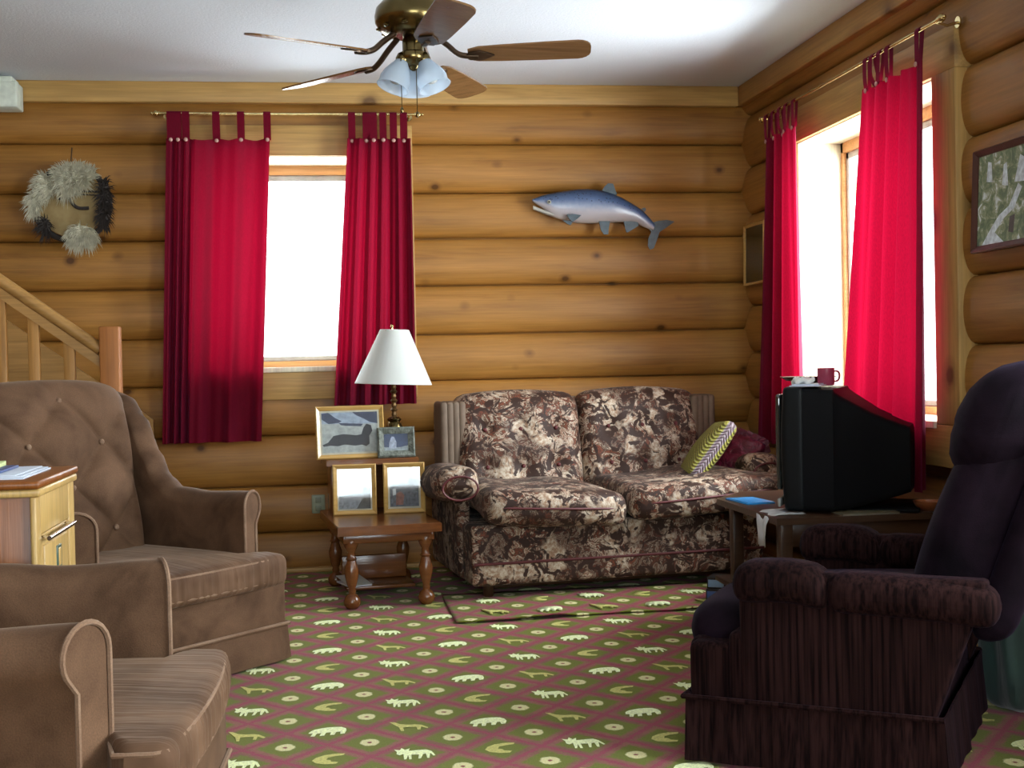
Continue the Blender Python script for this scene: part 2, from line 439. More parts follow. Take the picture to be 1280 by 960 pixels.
ANIM = {
 'bear': [(-.52,-.10),(-.46,.06),(-.36,.16),(-.18,.24),(.0,.28),(.2,.29),(.38,.26),(.5,.14),(.52,-.04),(.46,-.24),(.34,-.26),(.34,-.08),(.24,-.10),(.18,-.30),(.06,-.30),(.08,-.10),(-.04,-.12),(-.10,-.32),(-.22,-.32),(-.18,-.12),(-.28,-.14),(-.36,-.34),(-.46,-.32),(-.40,-.12)],
 'moose': [(-.46,.02),(-.44,.18),(-.50,.34),(-.36,.28),(-.30,.42),(-.22,.28),(-.10,.36),(-.14,.2),(.1,.22),(.32,.22),(.44,.1),(.52,-.18),(.47,-.22),(.40,-.02),(.34,-.34),(.28,-.34),(.28,-.04),(.20,-.08),(.12,-.34),(.06,-.34),(.10,-.08),(-.08,-.06),(-.10,-.36),(-.16,-.36),(-.18,-.06),(-.24,-.34),(-.30,-.34),(-.28,0.02),(-.38,-.06)],
 'wolf': [(-.50,.40),(-.36,.36),(-.22,.20),(.0,.12),(.2,.12),(.36,.06),(.54,-.16),(.50,-.24),(.34,-.08),(.30,-.30),(.22,-.30),(.22,-.08),(.0,-.06),(-.14,-.08),(-.14,-.34),(-.22,-.34),(-.26,-.04),(-.34,.10),(-.42,.24)],
 'fish': [(.5,.34),(.2,.36),(-.1,.30),(-.34,.14),(-.44,-.06),(-.34,-.24),(-.08,-.36),(.22,-.38),(.30,-.26),(.1,-.20),(.06,-.08),(-.06,-.04),(.0,.10),(.2,.18),(.44,.22)],
}
def motifs(mb, x0, x1, y0, y1, zf):
    """woven animal figures, part of the carpet's own mesh"""
    for a in range(-12, 14):
        for b in range(-8, 16):
            X = OX + a*SX/2; Y = OY - b*SY/2
            if not (x0+0.06 < X < x1-0.06 and y0+0.06 < Y < y1-0.06): continue
            if a % 2 == 0: k = 'bear' if b % 2 == 0 else 'fish'
            else: k = 'moose' if b % 2 == 1 else 'wolf'
            w = 0.100 if k in ('bear', 'moose', 'wolf') else 0.090
            pts = [(X + p*w + random.uniform(-.001, .001), Y + q*w*1.30, 0) for p, q in ANIM[k]]
            pts = [(p[0], p[1], zf(p[0], p[1])+0.0012) for p in pts]
            mb.add(pts, [tuple(range(len(pts)))], 1 if k in ('bear', 'moose') else 2)

# ------------------------------------------------------------------ room shell
D, W = 6.470, 2.200         # groove planes of the two log walls
CEIL = 2.375
LX, RY = -3.4, -2.2         # left wall, rear wall
mb = MB(); mb.box((LX-.2, RY-.2, -.2), (W+.3, D+.3, 0), 0)
motifs(mb, -2.2, 2.2, 2.2, 6.4, lambda x, y: 0.0)
struct(mb.build('floor', [M['carpet'], M['motif_pale'], M['motif_tan']], angle=20))
mb = MB(); mb.box((LX-.2, RY-.2, CEIL), (W+.3, D+.3, CEIL+.2)); struct(mb.build('ceiling', M['ceiling']))

def log(mb, a, b, axis, z0, z1, plane, sgn, seed):
    """half round log between a and b; bulges from plane towards sgn"""
    rnd = random.Random(seed)
    hc = (z1-z0)/2; zc = (z0+z1)/2; bul = 0.058
    n = 14; st = max(2, int(abs(b-a)/0.25)); rings = []
    ph = rnd.uniform(0, 6)
    for i in range(st+1):
        s = a+(b-a)*i/st
        ring = []
        tap = 1+0.012*math.sin(s*0.9+ph)
        for k in range(n+1):
            th = PI*k/n
            zz = zc - hc*1.0*math.cos(th)*tap
            dep = bul*(math.sin(th)**0.72)*(1+0.05*math.sin(s*1.7+ph))
            p = plane + sgn*dep
            ring.append(Vector((s, p, zz)) if axis == 'x' else Vector((p, s, zz)))
        q = plane - sgn*0.05
        ring.append(Vector((s, q, z1)) if axis == 'x' else Vector((q, s, z1)))
        ring.append(Vector((s, q, z0)) if axis == 'x' else Vector((q, s, z0)))
        rings.append(ring)
    mb.loft(rings)
def shell(mb, axis, a, b, p0, p1, hole, z0=0, z1=CEIL):
    """solid backing with a rectangular hole"""
    def bx(s0, s1, q0, q1):
        if s1-s0 < 1e-4 or q1-q0 < 1e-4: return
        if axis == 'x': mb.box((s0, min(p0,p1), q0), (s1, max(p0,p1), q1))
        else: mb.box((min(p0,p1), s0, q0), (max(p0,p1), s1, q1))
    if hole:
        h0, h1, g0, g1 = hole
        bx(a, h0, z0, z1); bx(h1, b, z0, z1); bx(h0, h1, z0, g0); bx(h0, h1, g1, z1)
    else: bx(a, b, z0, z1)

W1 = (-0.60, 0.335, 0.990, 2.022)      # x0,x1,z0,z1 of back window opening
W2 = (atX(1167, 300, 2.122).y, 5.655, 0.750, 1.963)      # y0,y1,z0,z1 of right window opening
zb = [-0.04, 0.194, 0.418, 0.667, 0.915, 1.146, 1.386, 1.621, 1.848, 2.087, 2.300]
mb = MB()
for i in range(len(zb)-1):
    z0, z1 = zb[i], zb[i+1]
    if z1 > W1[2]+.03 and z0 < W1[3]-.03:
        log(mb, LX, W1[0]-.04, 'x', z0, z1, D, -1, i); log(mb, W1[1]+.04, W+.06, 'x', z0, z1, D, -1, i+20)
    else: log(mb, LX, W+.06, 'x', z0, z1, D, -1, i)
shell(mb, 'x', LX-.2, W+.3, D, D+.22, W1)
struct(mb.build('wall_back', M['log_x'], angle=35))
zr = [-0.16, 0.08, 0.315, 0.55, 0.79, 1.026, 1.26, 1.495, 1.727, 1.968, 2.232, 2.40]
mb = MB()
W3 = (1.1, 2.6, 0.80, 1.95)
for i in range(len(zr)-1):
    z0, z1 = zr[i], min(zr[i+1], CEIL)
    segs = [(RY, W3[0]-.04), (W3[1]+.04, W2[0]-.04), (W2[1]+.04, D+.06)] if (z1 > W2[2]+.03 and z0 < W2[3]-.03) else [(RY, D+.06)]
    for s, (a, b) in enumerate(segs): log(mb, a, b, 'y', z0, z1, W, -1, 40+i)
# backing with two holes
def bxr(y0, y1, z0, z1): mb.box((W, y0, z0), (W+.22, y1, z1))
bxr(RY-.2, W3[0], 0, CEIL); bxr(W3[0], W3[1], 0, W3[2]); bxr(W3[0], W3[1], W3[3], CEIL); bxr(W3[1], W2[0], 0, CEIL)
bxr(W2[0], W2[1], 0, W2[2]); bxr(W2[0], W2[1], W2[3], CEIL); bxr(W2[1], D+.2, 0, CEIL)
struct(mb.build('wall_right', M['log_y'], angle=35))
mb = MB(); mb.box((LX-.2, RY-.2, 0), (LX, D+.2, CEIL)); struct(mb.build('wall_left', M['log_y']))
W4 = (-1.1, 1.7, 0.95, 2.0)
mb = MB(); shell(mb, 'x', LX-.2, W+.3, RY-.2, RY, W4); struct(mb.build('wall_rear', M['log_x']))

# ceiling boards (light flat band above the top logs)
mb = MB(); mb.bbox((LX, 6.385, 2.275), (2.112, D, CEIL+.001), 0.006); struct(mb.build('trim_1', M['trim_x']))
mb = MB(); mb.bbox((2.112, RY, 2.275), (W, 6.40, CEIL+.001), 0.006); struct(mb.build('trim_2', M['trim_y']))
mb = MB(); mb.bbox((LX, 6.375, 0.0), (W-.06, 6.43, 0.022), 0.004); struct(mb.build('baseboard_back', M['trim_x']))
mb = MB(); mb.bbox((2.125, RY, 0.0), (2.16, 6.35, 0.022), 0.004); struct(mb.build('baseboard_right', M['trim_y']))
# painted soffit end, top left
a = atY(22, 104, 6.25); b = atY(22, 135, 6.25)
mb = MB(); mb.bbox((LX, 6.22, b.z), (a.x, 6.36, a.z+.005), 0.006); mb.bbox((LX, 6.22, a.z), (a.x-.018, 6.36, a.z+.028), 0.006)
struct(mb.build('trim_3', M['white_paint']))
# scribed vertical post on the right wall
y_p = 3.40
mb = MB(); mb.bbox((2.07, y_p+.05, 0), (W+.1, 3.60, CEIL), 0.012); struct(mb.build('trim_4', M['log_z']))

# ---- windows
def window(name, axis, o, plane, face, mats, casing=0.115, depth=0.27, mull=None, out=1):
    """o=(a0,a1,z0,z1); face = room side coordinate of the casing; everything runs outwards"""
    a0, a1, z0, z1 = o
    root = structe(name)
    def B(mb, s0, s1, q0, q1, p0, p1, b=0.003):
        lo, hi = min(p0, p1), max(p0, p1)
        if axis == 'x': mb.bbox((s0, lo, q0), (s1, hi, q1), b)
        else: mb.bbox((lo, s0, q0), (hi, s1, q1), b)
    hx, vx = mats
    fo = face + out*0.02
    m1 = MB(); B(m1, a0-casing, a1+casing, z1, z1+0.148, face, plane+out*.02); m1.build('header_casing', hx, root)
    m1 = MB(); B(m1, a0-casing, a1+casing, z0-0.148, z0-.001, face, plane+out*.02); m1.build('apron_casing', hx, root)
    for s0, s1 in ((a0-casing, a0), (a1, a1+casing)):
        m1 = MB(); B(m1, s0, s1, z0, z1, face, plane+out*.02); m1.build('side_casing', vx, root)
    e = plane + out*(depth)
    m1 = MB()
    B(m1, a0-.02, a0+.004, z0, z1, fo, e); B(m1, a1-.004, a1+.02, z0, z1, fo, e); B(m1, a0, a1, z1-.004, z1+.02, fo, e)
    m1.build('jamb', M['jamb'], root)
    m1 = MB(); B(m1, a0, a1, z0-.015, z0+.010, face-out*.012, e); m1.build('sill', M['jamb'], root)
    # frame ring
    m1 = MB(); f = 0.05; p0, p1 = e-out*.055, e
    B(m1, a0, a0+f*.6, z0, z1, p0, p1); B(m1, a1-f*.6, a1, z0, z1, p0, p1); B(m1, a0, a1, z1-f, z1, p0, p1); B(m1, a0, a1, z0, z0+.04, p0, p1)
    fr_ = m1.build('window_frame', M['sash'], root)
    m1 = MB(); g = 0.03
    b0, b1, c0, c1 = a0+f*.6, a1-f*.6, z0+.04, z1-f
    q0, q1 = e-out*.04, e-out*.012
    B(m1, b0, b0+g, c0, c1, q0, q1); B(m1, b1-g, b1, c0, c1, q0, q1); B(m1, b0, b1, c1-g, c1, q0, q1); B(m1, b0, b1, c0, c0+g*.8, q0, q1)
    if mull: B(m1, mull-g*.7, mull+g*.7, c0, c1, q0, q1)
    m1.build('sash', M['vinyl'], fr_)
    m1 = MB(); B(m1, b0, b1, c0, c1, e-out*.028, e-out*.024, .001); m1.build('glass_pane', M['glass'], root)
    return root
window('window_1', 'x', W1, D, 6.392, (M['trim_x'], M['trim_z']))
window('window_2', 'y', W2, W, 2.122, (M['trim_y'], M['trim_z']), casing=0.17, depth=0.20)
window('window_3', 'y', W3, W, 2.122, (M['trim_y'], M['trim_z']))
window('window_4', 'x', W4, RY, RY+.03, (M['trim_x'], M['trim_z']), out=-1)

# ------------------------------------------------------------------ curtains and rods
def rod(label, p0, p1, wallvec):
    t0 = thing('curtain_rod', label, 'curtain rod', p0)
    p0 = Vector(p0); p1 = Vector(p1); d = (p1-p0)
    m = MB(); m.tube([Vector((0,0,0)), d], 0.0065, 10); m.build('rod', M['brass_rod'], t0)
    u = d.normalized()
    for e, s in ((Vector((0,0,0)), -1), (d, 1)):
        m = MB(); m.ball(e+u*s*.016, 0.014, 10); m.tube([e-u*s*.004, e+u*s*.006], 0.011, 10); m.ball(e+u*s*.034, .008, 8)
        m.build('finial', M['brass_rod'], t0)
        w = Vector(wallvec); q = e-u*s*.03
        m = MB(); m.tube([q, q+w*.5+Vector((0,0,-.012)), q+w], 0.005, 8); m.tube([q+w*.93, q+w], 0.020, 10); m.build('bracket', M['brass_rod'], t0)
    return t0
ROD1 = 6.315; RX = 2.045
r1a = atY(199, 141.5, ROD1); r1b = atY(519, 143.5, ROD1)
rz1 = (r1a.z+r1b.z)/2
rod('brass curtain rod above the back wall window, holding two curtains', (r1a.x, ROD1, rz1), (r1b.x, ROD1, rz1), (0, .075, 0))
ra = atX(953, 147, RX); rb = atX(1174, 27, RX); rz2 = (ra.z+rb.z)/2
rod('brass curtain rod on right wall above the window behind television', (RX, ra.y, rz2), (RX, rb.y, rz2), (.085, 0, 0))

def curtain(label, axis, pos, top, bot, zt, zb_, folds, tabs, rz, amp=0.022, warp=None, mid=None, bamp=1.25, group=None, ph=0.0, nrm=-1, sag=0.0):
    """top/bot = (s0,s1) extents along axis at top and bottom; tabs = list of u in 0..1"""
    t0 = thing('curtain', label, 'curtain', (0,0,0), 0, group)
    NU, NV = 150, 36
    def P(s, dep, z):
        return Vector((s, pos+nrm*dep, z)) if axis == 'x' else Vector((pos+nrm*dep, s, z))
    def fold(u, v):
        w = warp(u) if warp else u
        a = amp*(0.55+ (bamp-0.55)*v)
        x = 2*PI*folds*w + ph
        return a*(math.sin(x+0.5*math.sin(x*0.37+v*1.2))+0.35*math.sin(2.3*x+1.7+v*0.8)) 
    def S(u, v):
        s0 = top[0]+(bot[0]-top[0])*v; s1 = top[1]+(bot[1]-top[1])*v
        if mid:
            k = math.sin(PI*min(1, v))
            s0 += mid[0]*k; s1 += mid[1]*k
        return s0+(s1-s0)*u
    def hem(u): # sag of the top edge between tabs
        if sag == 0: return 0
        dmin = min(abs(u-q) for q in tabs); return -min(sag, dmin*sag*9)
    vs = []; fs = []
    for j in range(NV+1):
        v = j/NV
        for i in range(NU+1):
            u = i/NU
            z = zt+(zb_-zt)*v + hem(u)*(1-v)**6
            vs.append(P(S(u, v), fold(u, v), z))
    for j in range(NV):
        for i in range(NU):
            a = j*(NU+1)+i; fs.append((a, a+1, a+NU+2, a+NU+1))
    m = MB(); m.add(vs, fs); m.build('curtain_cloth', M['curtain'], t0, 80)
    tw = 0.017
    for q in tabs:
        s = S(q, 0); dep = fold(q, 0)
        m = MB(); prof = []
        zt2 = zt+0.0
        # loop over the rod
        path = [(dep, zt-.012), (max(dep, .009)*.6+.004, zt+.03), (.010, rz-.01), (.010, rz), (.0, rz+.011), (-.010, rz), (-.010, rz-.02), (dep-.012, zt-.005)]
        path = cr([Vector((a, b, 0)) for a, b in path], 4)
        vv_ = []; ff = []
        for k, p in enumerate(path):
            for sg in (-1, 1): vv_.append(P(s+sg*tw, p.x, p.y))
        for k in range(len(path)-1): ff.append((2*k, 2*k+1, 2*k+3, 2*k+2))
        m.add(vv_, ff); tb = m.build('tab', M['curtain'], t0, 80)
        m = MB(); bp = P(s, dep+.006, zt-.010); m.ball(bp, 0.0095, 8, sc=(1, .45, 1) if axis == 'x' else (.45, 1, 1)); m.build('button', M['button'], tb)
    return t0
X = lambda x, y: atY(x, y, 6.30).x
zt1 = atY(300, 172, 6.3).z; zb1 = 0.65
def warpL(u): # tight folds at the left, broad ones at the right
    return 0.42*sst(0, .30, u)*1.0 + 0.58*u if u < .3 else 0.42 + 0.58*u
s0, s1 = X(207, 160), X(337, 160)
def uu(x): return (X(x, 165)-s0)/(s1-s0)
curtain('crimson tab-top curtain left of the back window pane, broad and glowing', 'x', 6.315, (s0, s1), (X(203, 553), X(327, 553)), zt1, zb1, 5.2,
        [uu(213), uu(222), uu(232), uu(270), uu(301), uu(334)], rz1, 0.020, warpL, mid=(0.0, 0.0), group='crimson tab-top curtains', sag=0.010, ph=0.6)
s0, s1 = X(434, 160), X(513, 160)
curtain('crimson tab-top curtain right of the back window pane, behind the table lamp', 'x', 6.315, (s0, s1), (X(419, 553), X(522, 553)), zt1, zb1+.16, 5.0,
        [uu(440), uu(458), uu(467), uu(479), uu(492), uu(505)], rz1, 0.022, None, group='crimson tab-top curtains', ph=2.0)
Yf = lambda x, y: atX(x, y, RX).y
zt2 = rz2-.105
s0, s1 = Yf(996, 170), Yf(957, 170)
curtain('crimson curtain on the right wall nearest the room corner', 'y', RX, (s0, s1), (Yf(1003, 520)-.02, Yf(950, 520)), zt2, 0.60, 3.4,
        [.06, .3, .5, .72, .94], rz2, 0.022, None, group='crimson tab-top curtains', ph=1.0, mid=(0,0))
s0, s1 = Yf(1156, 80), Yf(1082, 105)
curtain('crimson curtain hanging on the right wall directly behind the television', 'y', RX, (s0, s1), (Yf(1160, 560), Yf(1056, 480)), zt2, 0.52, 4.2,
        [.08, .58, .72, .86, .97], rz2, 0.026, None, group='crimson tab-top curtains', ph=0.2, sag=0.006)

# ------------------------------------------------------------------ ceiling fan
FX, FY, FZ = 0.321, 4.405, 2.038
fan = thing('ceiling_fan', 'brass ceiling fan with five oak blades and bell glass lights', 'ceiling fan', (FX, FY, 0))
m = MB(); m.lathe([(.065, CEIL), (.065, CEIL-.02), (.05, CEIL-.05), (.022, CEIL-.065), (.0205, CEIL-.075)], n=28); m.build('canopy', M['brass'], fan)
m = MB(); m.lathe([(.016, CEIL-.07), (.016, 2.235)], n=16); m.lathe([(.03, 2.262), (.036, 2.25), (.04, 2.232)], n=20); m.build('downrod', M['brass'], fan)
m = MB(); m.lathe([(.038, 2.240), (.060, 2.236), (.100, 2.222), (.122, 2.198), (.128, 2.170), (.126, 2.150), (.112, 2.128), (.092, 2.112), (.060, 2.104), (.02, 2.102)], n=40)
for k in range(10):
    an = 2*PI*k/10; c_ = Vector((.112*math.cos(an), .112*math.sin(an), 2.128))
    m.ball(c_, .012, 6, sc=(1, 1, .5))
m.build('motor_housing', M['brass'], fan)
TA, TB = 0.016, -0.035
for k in range(5):
    an = math.radians(-8.86+72*k)
    bl = bpy.data.objects.new('blade', None)
    ux_, uy_ = math.cos(an), math.sin(an)
    # frame: along r, across w, pitched
    er = Vector((ux_, uy_, TA*ux_+TB*uy_)).normalized(); ew = Vector((-uy_, ux_, 0)); 
    pt = math.radians(-13); ez = er.cross(ew).normalized()
    ew2 = ew*math.cos(pt)+ez*math.sin(pt); en = er.cross(ew2).normalized()
    c0 = Vector((0, 0, FZ))
    def BP(r, w, h): return c0+er*r+ew2*w+en*h
    outl = []
    N = 10
    rr0, rr1 = 0.185, 0.60
    side = [(rr0, .034), (.22, .050), (.30, .056), (.45, .062), (.555, .064)]
    top_ = side + [(rr1-.045+.045*math.sin(PI/2*q/4), .064-.045+.045*math.cos(PI/2*q/4)) for q in range(1, 5)]
    outl = [(r, w) for r, w in top_] + [(r, -w) for r, w in reversed(top_)]
    m = MB(); m.prism([BP(r, w, .003) for r, w in outl], en*-.006)
    b = m.build('blade', M['blade'], fan, 30)
    m = MB()
    path = cr([Vector((ux_*.07, uy_*.07, 2.108)), Vector((ux_*.115, uy_*.115, 2.075)), Vector((ux_*.15, uy_*.15, 2.045)), BP(.185, 0, -.006), BP(.22, 0, -.008)], 5)
    m.tube(path, [.010]*len(path), 8)
    pl = [(.175, .0), (.19, .026), (.225, .034), (.25, .020), (.275, .0), (.25, -.020), (.225, -.034), (.19, -.026)]
    m.prism([BP(r, w, -.004) for r, w in pl], en*-.005)
    m.build('blade_iron', M['iron'], b)
m = MB(); m.lathe([(.030, 2.104), (.036, 2.095), (.036, 2.055), (.050, 2.048), (.054, 2.030), (.044, 2.014), (.016, 2.006), (.012, 1.995), (.004, 1.990)], n=28); m.build('light_fitter', M['brass'], fan)
for k, az in enumerate((205, 325, 85)):
    a_ = math.radians(az)
    base = Vector((math.cos(a_)*.040, math.sin(a_)*.040, 2.026))
    axis_ = Vector((math.cos(a_)*.42, math.sin(a_)*.42, -1)).normalized()
    q = Vector((0, 0, 1)).rotation_difference(axis_).to_matrix()
    m = MB(); prof = [(.020, 0), (.024, .012), (.036, .035), (.052, .065), (.060, .092), (.058, .112), (.064, .126), (.061, .126), (.055, .112), (.057, .092), (.049, .065), (.033, .036), (.020, .014), (.017, .002)]
    m.lathe([(a*.88, b*.86) for a, b in prof], base, 28, M=q, cap=False)
    g = m.build('glass_shade', M['fan_glass'], fan)
    m = MB(); m.lathe([(.010, .01), (.012, .03), (.022, .055), (.024, .07), (.016, .088), (.002, .094)], base, 16, M=q); m.build('bulb', M['lampshade'], g)
    m = MB(); m.lathe([(.012, -.02), (.022, -.012), (.024, .006), (.021, .012)], base, 16, M=q); m.build('socket', M['brass'], g)
for dx, zl in ((-.045, 1.86), (.006, 1.845)):
    m = MB(); m.tube([(dx, -.045, 2.02), (dx, -.045, zl)], .0016, 6); m.ball((dx, -.045, zl-.010), .007, 8, sc=(.8, .8, 1.6)); m.build('pull_chain', M['brass'], fan)

# ------------------------------------------------------------------ mounted salmon
FYY = 6.345
def fp(px, py): return atY(660+px/6.4, 220+py/6.4, FYY)
fo = fp(560, 250)
fish = thing('mounted_fish', 'mounted blue and silver salmon on log wall above the sofa', 'fish', fo)
def fl(px, py, dy=0.0): p = fp(px, py)-fo; p.y += dy; return p
t = NT('salmon_skin'); tc = t.n('ShaderNodeTexCoord'); spx = t.n('ShaderNodeSeparateXYZ'); t.l(tc.outputs['UV'], spx.inputs[0])
ns = t.noise(t.coord((1,1,1)), 60, 3); nn = t.m('ADD', spx.outputs[1], t.m('MULTIPLY', t.m('SUBTRACT', ns, .5), .12))
cfish = t.ramp(nn, [(0.0, (0.42, 0.36, 0.33)), (0.30, (0.40, 0.36, 0.38)), (0.50, (0.22, 0.26, 0.36)), (0.68, (0.07, 0.11, 0.22)), (1.0, (0.015, 0.03, 0.06))])
spk = t.vor(t.coord((1,1,1)), 75)
cfish = t.mix(t.m('MULTIPLY', t.m('LESS_THAN', spk, .22), t.m('GREATER_THAN', nn, .62)), cfish, (0.01, 0.015, 0.03))
t.col(cfish); t.set(rough=0.28, spec=0.6); M['salmon'] = t.mat
M['fin'] = plain('fish_fin', (0.045, 0.07, 0.085), 0.4, 0.3, 40)
M['eye'] = plain('fish_eye_yellow', (0.4, 0.38, 0.30), 0.1)
M['black'] = plain('black_plastic', (0.006, 0.006, 0.007), 0.35)
up = [(35,185),(70,172),(120,153),(200,135),(300,118),(400,106),(500,106),(600,119),(700,150),(800,202),(880,252),(950,312),(1015,385)]
lo = [(38,205),(80,235),(130,268),(190,325),(270,352),(370,374),(470,380),(560,378),(690,372),(790,370),(860,378),(930,410),(1000,436)]
thk = [.006,.014,.022,.032,.040,.046,.048,.046,.042,.034,.027,.019,.010]
upc = cr([(a, b, 0) for a, b in up], 4); loc_ = cr([(a, b, 0) for a, b in lo], 4); tkc = cr([(a, 0, 0) for a in thk], 4)
vs = []; fs = []; uv = []; N = 20
for u_, l_, k_ in zip(upc, loc_, tkc):
    a = fl(u_.x, u_.y); b = fl(l_.x, l_.y); c = (a+b)/2; h = (a-b)/2
    for i in range(N):
        th = 2*PI*i/N
        p = c + h*math.cos(th); p.y += -k_.x*math.sin(th); vs.append(p); uv.append((0, .5+.5*math.cos(th)))
nr = len(upc)
for i in range(nr-1):
    for j in range(N): fs.append((i*N+j, i*N+(j+1) % N, (i+1)*N+(j+1) % N, (i+1)*N+j))
fs.append(tuple(range(N))); fs.append(tuple((nr-1)*N+j for j in range(N)))
m = MB(); m.add(vs, fs); body = m.build('body', M['salmon'], fish, 80)
ul = body.data.uv_layers.new(name='UVMap')
for lp in body.data.loops: ul.data[lp.index].uv = uv[lp.vertex_index]
m = MB(); pj = [(42,262,.005),(80,278,.010),(130,298,.015),(200,322,.022)]
m.loft([[fl(x, y-9*1)+Vector((0, -tt*math.sin(2*PI*i/10), .010*math.cos(2*PI*i/10))) for i in range(10)] for x, y, tt in pj]); m.build('lower_jaw', plain('fish_jaw_white', (0.45, 0.42, 0.36), 0.35), fish)
def fin(pts, dy, nm='fin'):
    m = MB(); m.prism([fl(x, y, dy) for x, y in pts], (0, .006, 0)); m.build(nm, M['fin'], fish, 30)
fin([(590,120),(612,85),(640,58),(680,62),(690,90),(712,150),(650,150)], -.004, 'dorsal_fin')
fin([(905,262),(935,252),(945,270),(930,290)], -.003, 'adipose_fin')
fin([(985,375),(1040,360),(1110,352),(1172,365),(1110,410),(1050,450),(1035,500),(1005,580),(975,590),(958,560),(962,500),(985,450),(965,420)], -.004, 'tail_fin')
fin([(560,365),(650,365),(640,420),(636,470),(600,470),(578,440)], -.02, 'pelvic_fin')
fin([(760,360),(875,365),(880,400),(850,420),(800,450),(783,455)], -.012, 'anal_fin')
fin([(295,318),(340,312),(412,322),(380,350),(345,375),(315,352)], -.050, 'pectoral_fin')
fin([(265,358),(330,362),(350,372),(332,398),(305,388)], -.030, 'pectoral_fin')
m = MB(); e = fl(160, 215, -.034); m.ball(e, .010, 10, sc=(1, .5, 1)); ey = m.build('eye', M['eye'], fish)
m = MB(); m.ball(e+Vector((0, -.004, 0)), .005, 8, sc=(1, .5, 1)); m.build('pupil', M['black'], ey)

# ------------------------------------------------------------------ fur and hide shield
hc_ = atY(90, 255, 6.36)
sh = thing('hide_shield', 'round hide shield trimmed with white fur, hanging on log wall', 'wall hanging', hc_)
RS = 0.172
t = NT('painted_rawhide'); n = t.noise(t.coord((1,1,1)), 14, 3)
t.col(t.ramp(n, [(0.3, (0.22, 0.14, 0.05)), (0.7, (0.36, 0.26, 0.11))])); t.set(rough=0.8); M['hide'] = t.mat
M['fur_dark'] = plain('dark_fur', (0.03, 0.022, 0.018), 0.9)
M['fur_white'] = plain('cream_fur', (0.56, 0.52, 0.38), 0.9, 0.25, 40)
q90 = Matrix.Rotation(PI/2, 3, 'X')
m = MB(); m.lathe([(.001, .0), (RS*.9, .0), (RS*.9, .012), (.001, .016)], n=40, M=q90); m.build('hide_disc', M['hide'], sh)
m = MB(); m.tube([(math.cos(2*PI*i/40)*RS, -.006, math.sin(2*PI*i/40)*RS) for i in range(41)], .014, 8); m.build('hoop', M['fur_dark'], sh)
def tuft(mb, c, d, L, r):
    c = Vector(c); d = Vector(d).normalized()
    b_ = d.cross(Vector((0.2, 1, .1))).normalized()
    e_ = c+d*L+Vector((0, 0, -L*.25)); md = c+d*L*.5
    mb.add([c-b_*r, c+b_*r, md+b_*r*.7, md-b_*r*.7, e_], [(0,1,2,3), (3,2,4)])
rnd = random.Random(3)
def fur(name, items, mat):
    m = MB()
    for (cx, cz, rx, rz_, n, dx, dz) in items:
        m.ball((cx, -.02, cz), 1.0, 10, sc=(rx*.85, .028, rz_*.85))
        for i in range(n):
            a = rnd.uniform(0, 2*PI); q = math.sqrt(rnd.random())
            c = Vector((cx+rx*q*math.cos(a)*.9, -.020-.026*math.sqrt(max(0, 1-q*q)), cz+rz_*q*math.sin(a)*.9))
            dd = Vector((dx+.7*q*math.cos(a)+rnd.uniform(-.4, .4), -.25+rnd.uniform(-.3, .1), dz+.7*q*math.sin(a)+rnd.uniform(-.4, .4)))
            tuft(m, c, dd, rnd.uniform(.025, .05), .0022)
    o = m.build(name, mat, sh, 80); o['kind'] = 'stuff'; return o
fur('white_fur', [(0.02, .135, .11, .050, 600, 0, .4), (-.02, .075, .055, .06, 250, 0, -.4), (-.12, .07, .045, .07, 300, -.4, -.2), (-.165, -.005, .03, .055, 200, -.3, -.6), (.045, -.155, .075, .06, 500, 0, -.8), (.03, .09, .06, .035, 220, 0, -.2)], M['fur_white'])
fur('dark_fur_edge', [(.155, .03, .028, .10, 260, .2, -.3), (.15, -.06, .03, .07, 180, .1, -.4), (-.12, -.11, .03, .05, 120, -.2, -.5)], M['fur_dark'])
m = MB(); m.tube(cr([(-.055, -.022, .02), (-.03, -.022, .035), (-.005, -.022, .022), (.01, -.022, -.005), (.035, -.022, -.022), (.08, -.022, -.022)], 6), .008, 8); m.build('painted_snake', M['fur_dark'], sh)
m = MB(); m.tube([(-.01, -.018, .06), (.13, -.018, .055)], .005, 6); m.tube([(-.01, -.018, .045), (.13, -.018, .038)], .003, 6); m.build('thong', M['fur_dark'], sh)
m = MB(); m.tube([(0.0, -.01, RS), (.006, .005, .265)], .003, 6); m.build('hanging_cord', M['iron'], sh)

